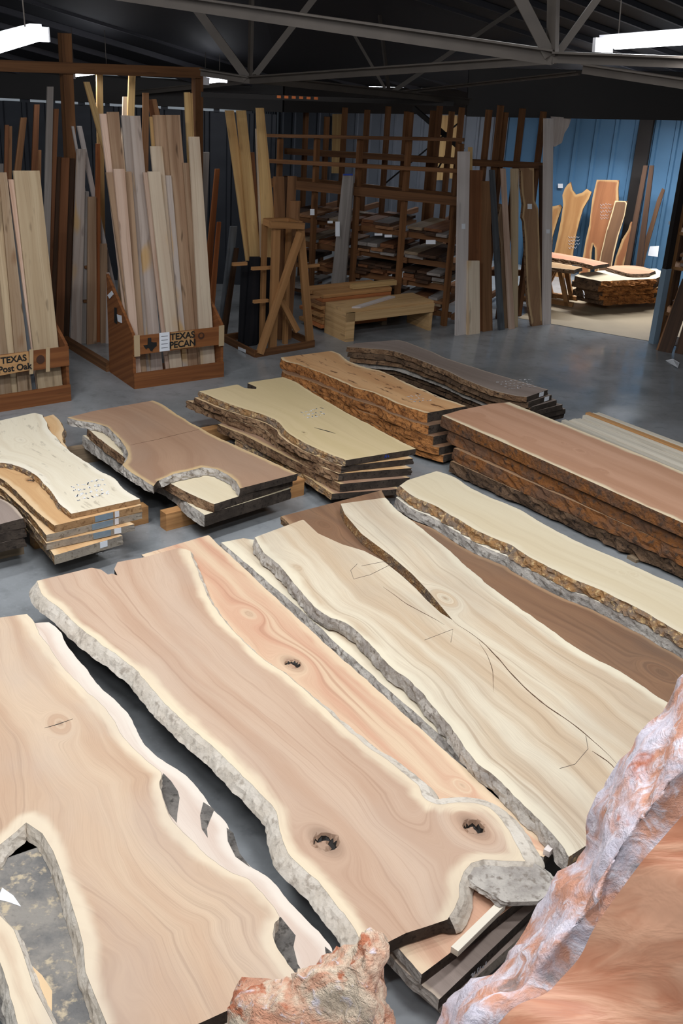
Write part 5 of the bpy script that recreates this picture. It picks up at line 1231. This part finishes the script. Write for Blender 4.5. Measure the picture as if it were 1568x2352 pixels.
# bark-edged pile in the annex
La = [(1380, 646), (1420, 644), (1460, 642), (1506, 640)]; Ra = [(1334, 627), (1380, 622), (1440, 619), (1506, 617)]
for i in range(5):
    z_ = .47-i*.075; j = [(0, 0), (-6, 1), (4, 0), (-4, 0), (6, 1)][i]
    zb_sh = lambda P: [(x+j[0], y+j[1]+i*10.5) for x, y in P]
    o = sl('annex_pile_slab', 'bark-edged slab in the annex pile, %s' % ['cream topmost one', 'second from its top', 'middle one', 'second from its bottom', 'lowest one'][i], zb_sh(La), zb_sh(Ra), z_, .073, 'tanorange' if i else 'cream', 'bark_orange', far=[(1318+j[0], 634+j[1]+i*10.5)], near=[(1530, 628+i*10.5)], flare=(.02, .0), sp=.06, amp=.02, edge_wob=.012, cut=M['bark_dark'])
    if i in (2, 3): crack(o, [(1338, 652+i*7), (1342, 664+i*7)], z_, .02, 'chalk', 'chalk_mark')
o = sl('annex_top_slab', 'pinkish oval slab lying on the annex pile', [(1393, 614), (1420, 622), (1450, 629), (1490, 628)], [(1410, 610), (1450, 610), (1480, 614), (1504, 622)], .515, .04, 'pinktop', 'bark_dark', sp=.05)
for a, b_ in (((1330, 688), (1392, 700)), ((1470, 676), (1530, 690))): bunk(a, b_, .09, 'bearer under the annex pile at the end with chalk marks' if a[0] < 1400 else 'bearer under the far end of the annex pile', 'bunk')
# ------------------------------------------------------------------ right edge of the opening
M['jamb'] = plain('jamb_paint', S(128, 148, 164), .5)
jb = G(1500, 788); jm = empty('door_1', jb); jm['kind'] = 'structure'
bar('jamb', jb, jb+EZ*.95, .10, .08, M['jamb'], jm); bar('jamb_upper', jb+EZ*.95, jb+EZ*2.5, .10, .06, M['darksteel'], jm)
cb = G(1506, 782)+tn*.05
cab = empty('display_shelf', cb); tag(cab, 'light timber shelf unit beside the annex opening', 'shelf')
q = Lean(cb, 0, td, tn)
bar('post', cb, cb+EZ*zat(cb[0], cb[1], 448), .10, .07, M['framewood'], cab); bar('post', cb+tn*.5, cb+tn*.5+EZ*2.25, .10, .07, M['dark_brown'], cab); bar('post', cb+td*1.3, cb+td*1.3+EZ*1.7, .10, .07, M['framewood'], cab)
zc = zat(cb[0], cb[1], 455)
for z_ in (zc, zc-.42, zc-.85, .35): bar('shelf_board', cb+EZ*z_+tn*.25, cb+td*1.3+EZ*z_+tn*.25, .5, .04, M['framewood'], cab)
bar('top_rail', cb+EZ*2.2+tn*.5, cb+td*1.3+EZ*2.2+tn*.5, .06, .06, M['framewood'], cab)
rs = random.Random(5)
for z0_, n_ in ((zc+.021, 7), (zc-.398, 6), (zc-.829, 5), (.371, 4)):
    zz_ = z0_
    for k in range(n_):
        h_ = rs.uniform(.028, .04); ln_ = rs.uniform(.5, .9); p = cb+tn*.08+td*rs.uniform(.08, .16)+EZ*zz_
        o = hexa('stacked_offcut', [p, p+td*ln_, p+td*ln_+tn*.34, p+tn*.34], EZ*h_, M[rs.choice(('mid_brown', 'cedar_board', 'dark_brown', 'grey_board'))]); tag(o, 'board offcut stacked in the light timber shelf unit', 'board', 'offcuts in the timber shelf unit'); zz_ += h_+.002
sheet(cab, Lean(cb-tn*.06, 0, td, tn), rect(1535, 508, 1540, 516), name='price_tag')
LB = Lean(G(1545, 812), 16, td, tn)
lbl = (((1566, 1600, 640), (1512, 1545, 800), 'dark_brown', 0, 'dark board leaning at the foot of the timber shelf unit'), ((1560, 1568, 655), (1508, 1515, 798), 'mid_brown', .0, 'thin brown edge board leaning at the timber shelf unit'), ((1600, 1640, 640), (1548, 1590, 812), 'dark_brown', .02, 'wide dark board leaning at the timber shelf unit'))
place(LB, [(t_, b_, m_, of, .03, 0.0, lab, 'leaning_board', 'board', None) for t_, b_, m_, of, lab in lbl])
for px, lab in (([(1528, 828), (1545, 825), (1560, 834), (1556, 845), (1540, 836)], 'scrap of torn white paper on the open floor'), ([(1552, 790), (1575, 794), (1575, 800), (1555, 797)], 'white paper tag lying by the leaning dark boards')):
    o = prism('paper_scrap', [G(x, y, .002+.02*(i % 2)) for i, (x, y) in enumerate(px)], (0, 0, .004), M['paper']); tag(o, lab, 'paper')
# ------------------------------------------------------------------ chalk writing
def writing(parent, pts0, dx, dy, rows, n, z, mat='chalk', r=.003, name='chalk_writing'):
    """rows of scribbled characters on a horizontal face; pts0 pixel of first row start, dx pixel step along a row, dy pixel step between rows"""
    V = []; Fc = []
    rnd = random.Random(int(pts0[0]*7+pts0[1]))
    for i in range(rows):
        for k in range(n-(rnd.random() < .5)):
            bx = np.array(pts0)+np.array(dx)*k+np.array(dy)*i
            P = [G(*(bx+np.array(dx)*rnd.uniform(-.1, .75)+np.array(dy)*rnd.uniform(-.32, .32)), z+.0015) for _ in range(4)]
            for a, b_ in zip(P[:-1], P[1:]):
                d = b_-a; l_ = np.linalg.norm(d)
                if l_ < 1e-5: continue
                s_ = np.array([-d[1], d[0], 0])/l_*r
                q = len(V); V += [a-s_, a+s_, b_+s_, b_-s_]; Fc.append((q, q+1, q+2, q+3))
    return mesh_obj(name, V, Fc, M[mat], parent)
writing(s1, (165, 1118), (11, -2.6), (4, 10), 4, 7, .42, r=.0045)
writing(s3, (690, 948), (9, -2), (7, 6), 3, 6, .40, r=.004)
writing(s4, (935, 911), (9, -1), (7, 6), 3, 5, .42, r=.004)
writing(s5, (1140, 878), (10, -1), (8, 5), 4, 8, .42, r=.003)
def endwrite(parent, a, b_, hpx, n, z, mat, r=.004, nm='crayon_number'):
    """numbers on a cut end: strokes on the vertical plane through the end's top edge a-b (pixels at height z)"""
    p, q = G(*a, z), G(*b_, z); d = (q-p)/np.linalg.norm(q-p); nrm = np.array([d[1], -d[0], 0])
    if np.dot(nrm, CAM-p) < 0: nrm = -nrm
    L_ = np.linalg.norm(q-p); V = []; Fc = []; rnd = random.Random(int(a[0]))
    for k in range(n):
        o_ = p+d*(L_*(k+.2)/n)+nrm*.003
        P = [o_+d*rnd.uniform(0, L_/n*.7)-EZ*rnd.uniform(.15, .9)*hpx for _ in range(4)]
        for u_, v_ in zip(P[:-1], P[1:]):
            e_ = v_-u_; s_ = np.cross(e_, nrm); s_ = s_/(np.linalg.norm(s_)+1e-9)*r; i0 = len(V)
            V += [u_-s_, u_+s_, v_+s_, v_-s_]; Fc.append((i0, i0+1, i0+2, i0+3))
    return mesh_obj(nm, V, Fc, M[mat], parent)
endwrite(s3, (880, 1043), (930, 1034), .04, 6, .40, 'bluechalk')
for o in list(bpy.data.objects):
    if o.get('label', '').startswith('third slab in the yellow'): endwrite(o, (860, 1080), (920, 1068), .045, 6, .29, 'bluechalk')
    if o.get('label', '').startswith('fourth dark-ended'): endwrite(o, (830, 1104), (890, 1092), .045, 7, .225, 'bluechalk')
    if o.get('label', '').startswith('lowest slab in the yellow'): endwrite(o, (800, 1127), (860, 1116), .04, 7, .155, 'bluechalk')
    if o.get('label', '').startswith('lowest slab under the horned'): endwrite(o, (1062, 2284), (1110, 2245), .055, 7, .108, 'chalk', .004, 'chalk_number')
    if o.get('label', '').startswith('grey-ended slab at the bottom of the horned'): endwrite(o, (1080, 2232), (1118, 2200), .05, 6, .168, 'chalk', .004, 'chalk_number')
    for lab_, a, b_, z_, items in (('orange-tan second', (125, 1207), (325, 1160), .382, ((.45, .66, .045, 'tape'), (.68, .73, .045, 'white'))), ('third grey-ended slab in the taped', (106, 1229), (327, 1176), .328, ((.46, .68, .045, 'tape'), (.70, .74, .045, 'white'))),
                                   ('fourth grey-ended slab in the taped', (106, 1248), (309, 1204), .275, ((.52, .72, .045, 'tape'), (.76, .84, .04, 'paper'))), ('lowest slab in the taped', (124, 1276), (281, 1230), .22, ((.66, .77, .045, 'paper'),))):
        if o.get('label', '').startswith(lab_):
            p, q_ = G(*a, z_), G(*b_, z_); d = q_-p; nrm = np.array([d[1], -d[0], 0]); nrm /= np.linalg.norm(nrm)
            if np.dot(nrm, CAM-p) < 0: nrm = -nrm
            for fx0, fx1, h_, mt in items:
                prism('tape_patch' if mt == 'tape' else 'sticker', [p+d*fx0-EZ*(h_+.002)+nrm*.001, p+d*fx1-EZ*(h_+.002)+nrm*.001, p+d*fx1-EZ*.002+nrm*.001, p+d*fx0-EZ*.002+nrm*.001], nrm*.002, M[mt], o)
# ------------------------------------------------------------------ foreground root pieces
M['rootbark'], nt, b = nt_new('weathered_root')
tc = N(nt, 'ShaderNodeTexCoord'); o_ = tc.outputs['Object']
a_ = nse(nt, o_, 4.5, 5, .6, .6); c_ = nse(nt, o_, 14, 5, .65, .8); d_ = nse(nt, o_, 45, 4, .6)
colr = mixc(nt, mr(nt, a_, .40, .60), S(206, 198, 208), S(204, 146, 120))
colr = mixc(nt, mr(nt, c_, .48, .66), colr, S(224, 214, 220))
colr = mixc(nt, mr(nt, nse(nt, o_, 6, 4, .6, .5), .60, .70), colr, S(186, 108, 76))
colr = mixc(nt, math_(nt, 'MULTIPLY', mr(nt, nse(nt, o_, 9, 4), .58, .72), .7), colr, S(120, 122, 124))
lk(nt, colr, b.inputs['Base Color']); b.inputs['Roughness'].default_value = .7; bump(nt, b, math_(nt, 'ADD', c_, math_(nt, 'MULTIPLY', d_, .4)), .5, .03)
def root_mat(name, ca, cb_, cw, cr, wlo):
    m, nt, b = nt_new(name); tc = N(nt, 'ShaderNodeTexCoord'); o_ = tc.outputs['Object']
    a_ = nse(nt, o_, 6, 5, .6, .6); c_ = nse(nt, o_, 17, 5, .65, .8); d_ = nse(nt, o_, 50, 4, .6)
    colr = mixc(nt, mr(nt, a_, .40, .60), ca, cb_); colr = mixc(nt, mr(nt, c_, wlo, wlo+.14), colr, cw)
    colr = mixc(nt, mr(nt, nse(nt, o_, 9, 4, .6, .5), .54, .64), colr, cr)
    lk(nt, colr, b.inputs['Base Color']); b.inputs['Roughness'].default_value = .75; bump(nt, b, math_(nt, 'ADD', c_, math_(nt, 'MULTIPLY', d_, .5)), .8, .03); return m
M['burlbark'] = root_mat('craggy_burl', S(226, 204, 178), S(204, 146, 116), S(226, 216, 222), S(188, 112, 78), .56)
M['rootwood'], nt, b = nt_new('orange_root_wood')
tc = N(nt, 'ShaderNodeTexCoord'); o_ = tc.outputs['Object']
st_ = N(nt, 'ShaderNodeMapping'); st_.inputs['Rotation'].default_value = (.2, .3, .6); st_.inputs['Scale'].default_value = (3, 16, 7); lk(nt, o_, st_.inputs['Vector'])
a_ = nse(nt, st_.outputs[0], 1.3, 4, .55, .8); c_ = nse(nt, o_, 3, 3)
colr = mixc(nt, mr(nt, a_, .36, .62), S(204, 134, 100), S(230, 172, 138)); colr = mixc(nt, math_(nt, 'MULTIPLY', mr(nt, c_, .5, .7), .5), colr, S(228, 176, 142))
lk(nt, colr, b.inputs['Base Color']); b.inputs['Roughness'].default_value = .45; bump(nt, b, a_, .25, .02)
def root(name, label, rows, mats, split, sub=6, amp=.03, seed=0):
    """surface through rows of 3-D points (each row a curve), closed down to the floor; the last rows are the cut wood face"""
    Rw = [resample3(catmull3(r_), 60) for r_ in rows]
    G3 = []
    for i in range(60):
        colm_ = catmull3([r_[i] for r_ in Rw], sub); G3.append(colm_)
    G3 = np.array(G3); n0_, n1_ = G3.shape[:2]
    nrm = np.cross(np.gradient(G3, axis=0), np.gradient(G3, axis=1)); nrm /= np.linalg.norm(nrm, axis=2)[..., None]+1e-9
    split_c = split*sub
    for i in range(n0_):
        for j in range(n1_):
            p = G3[i, j]; k = 1.0 if j < split_c else .18
            if p[2] < .06: k = 0
            d = amp*k*(mnoise.noise((p[0]*5+seed, p[1]*5, p[2]*5))*1.4+.6*mnoise.noise((p[0]*13+seed, p[1]*13, p[2]*13))+.35*mnoise.noise((p[0]*30+seed, p[1]*30, p[2]*30)))
            G3[i, j] = p+nrm[i, j]*d
    V = G3.reshape(-1, 3); me_parts = []
    o = None
    for lo_, hi_, mt, nm in ((0, split_c, mats[0], name), (split_c, n1_-1, mats[1], 'wood_face')):
        Fc = [(i*n1_+j, i*n1_+j+1, (i+1)*n1_+j+1, (i+1)*n1_+j) for i in range(n0_-1) for j in range(lo_, hi_)]
        used_ = sorted({k for f in Fc for k in f}); ix = {k: t for t, k in enumerate(used_)}
        ob2 = mesh_obj(nm, [V[k] for k in used_], [tuple(ix[k] for k in f) for f in Fc], M[mt], o, origin=(V[:, 0].mean(), V[:, 1].mean(), 0), smooth=True)
        if o is None: o = ob2; tag(o, label, 'root wood')
    return o
def catmull3(P, n=6): return catmull(P, n)
def resample3(P, m_):
    d = np.r_[0, np.cumsum(np.linalg.norm(np.diff(P, axis=0), axis=1))]; t = np.linspace(0, d[-1], m_)
    return np.c_[np.interp(t, d, P[:, 0]), np.interp(t, d, P[:, 1]), np.interp(t, d, P[:, 2])]
z7 = lambda pts: [(700+x/1.806, 1700+y/1.806) for x, y in pts]
outer = z7([(430, 1340), (545, 1178), (600, 1090), (690, 985), (780, 930), (870, 830), (960, 730), (1040, 600), (1110, 540), (1180, 460), (1212, 370), (1215, 310), (1240, 250), (1270, 190), (1310, 100), (1350, 60), (1400, 0), (1460, -60), (1568, -180), (1640, -235), (1720, -215), (1790, -90)])
inner = z7([(700, 1300), (800, 1178), (880, 1100), (1000, 1050), (1060, 990), (1140, 900), (1200, 780), (1290, 650), (1400, 500), (1470, 420), (1568, 310), (1720, 120)])
outer = [(x+14, y+4) for x, y in outer]
O3 = [atY(x, y, 2.15+.30*i/21) for i, (x, y) in enumerate(outer)]
I3 = [atY(x, y, 1.86+.28*i/11) for i, (x, y) in enumerate(inner)]
midr = [atY((x+x2)/2, (y+y2)/2, Y_) for (x, y), (x2, y2), Y_ in zip(np.array(outer)[np.linspace(0, len(outer)-1, 10).astype(int)], np.array([inner[min(11, int(round(i*11/9)))] for i in range(10)]), np.linspace(1.93, 2.20, 10))]
bk3 = [p+np.array([.02, .16, -.28]) for p in O3]
fl3 = [np.array([p[0]+.05, p[1]+.10, 0.0]) for p in O3]
fc3 = [p+np.array([.30, -.10, -.16]) for p in I3]; ff3 = [np.array([p[0]+.45, p[1]-.20, max(0, p[2]-1.0)]) for p in I3]; fe3 = [np.array([p[0]+.55, p[1]-.22, 0.0]) for p in I3]
root('root_slab', 'huge orange-faced root slab with white and pink weathered rim standing upright', [fl3, bk3, O3, midr, I3, fc3, ff3, fe3], ('rootbark', 'rootwood'), 4, amp=.028, seed=3)
o2 = [(520, 2440), (541, 2348), (556, 2317), (587, 2292), (633, 2276), (679, 2266), (714, 2236), (755, 2215), (800, 2185), (820, 2160), (841, 2150), (866, 2165), (880, 2187), (870, 2226), (864, 2259), (890, 2298), (902, 2352), (925, 2440)]
O3 = [atY(x, y, 2.30) for x, y in o2]
cxm = np.mean([p[0] for p in O3])
sc_ = lambda p, f, dy, dz: np.array([cxm+(p[0]-cxm)*f, p[1]+dy, p[2]+dz])
root('root_burl', 'craggy pink and white root burl standing in front of the forked slab', [[np.array([p[0], 2.5, 0.]) for p in O3], [sc_(p, 1.0, .12, -.18) for p in O3], O3, [sc_(p, .9, -.10, -.06) for p in O3], [sc_(p, .9, -.20, -.28) for p in O3], [np.array([p[0], 2.02, 0.]) for p in O3], [np.array([p[0], 2.3, 0.]) for p in O3]], ('burlbark', 'burlbark'), 5, amp=.06, seed=11)

# orange cord clips on the far beam and an orange reel at the rack brace
for k in range(6):
    a = atY(636+k*17, 222+k*.7, 12.0); o = bar('orange_clip', a, atY(645+k*17, 222.4+k*.7, 12.0), .03, .025, M['orange']); tag(o, 'orange clip in the row along the far roof beam', 'clip', 'orange clips on the roof beam')
for o in list(bpy.data.objects):
    for lab_, k_ in (('grey-brown walnut slab with chalk', 0), ('second grey-edged slab in the walnut', 1)):
        if o.get('label', '').startswith(lab_):
            dx_, dy_, z_ = ((0, 0, .42), (8, 12, .365))[k_]; p, q_ = G(1209+dx_*.4, 912+dy_, z_), G(1258+dx_, 895+dy_, z_); d = q_-p; nrm = np.array([d[1], -d[0], 0]); nrm /= np.linalg.norm(nrm)
            if np.dot(nrm, CAM-p) < 0: nrm = -nrm
            f_ = .6+.1*k_; prism('price_tag', [p+d*f_-EZ*.045+nrm*.001, p+d*(f_+.2)-EZ*.045+nrm*.001, p+d*(f_+.2)-EZ*.003+nrm*.001, p+d*f_-EZ*.003+nrm*.001], nrm*.002, M['paper'], o)
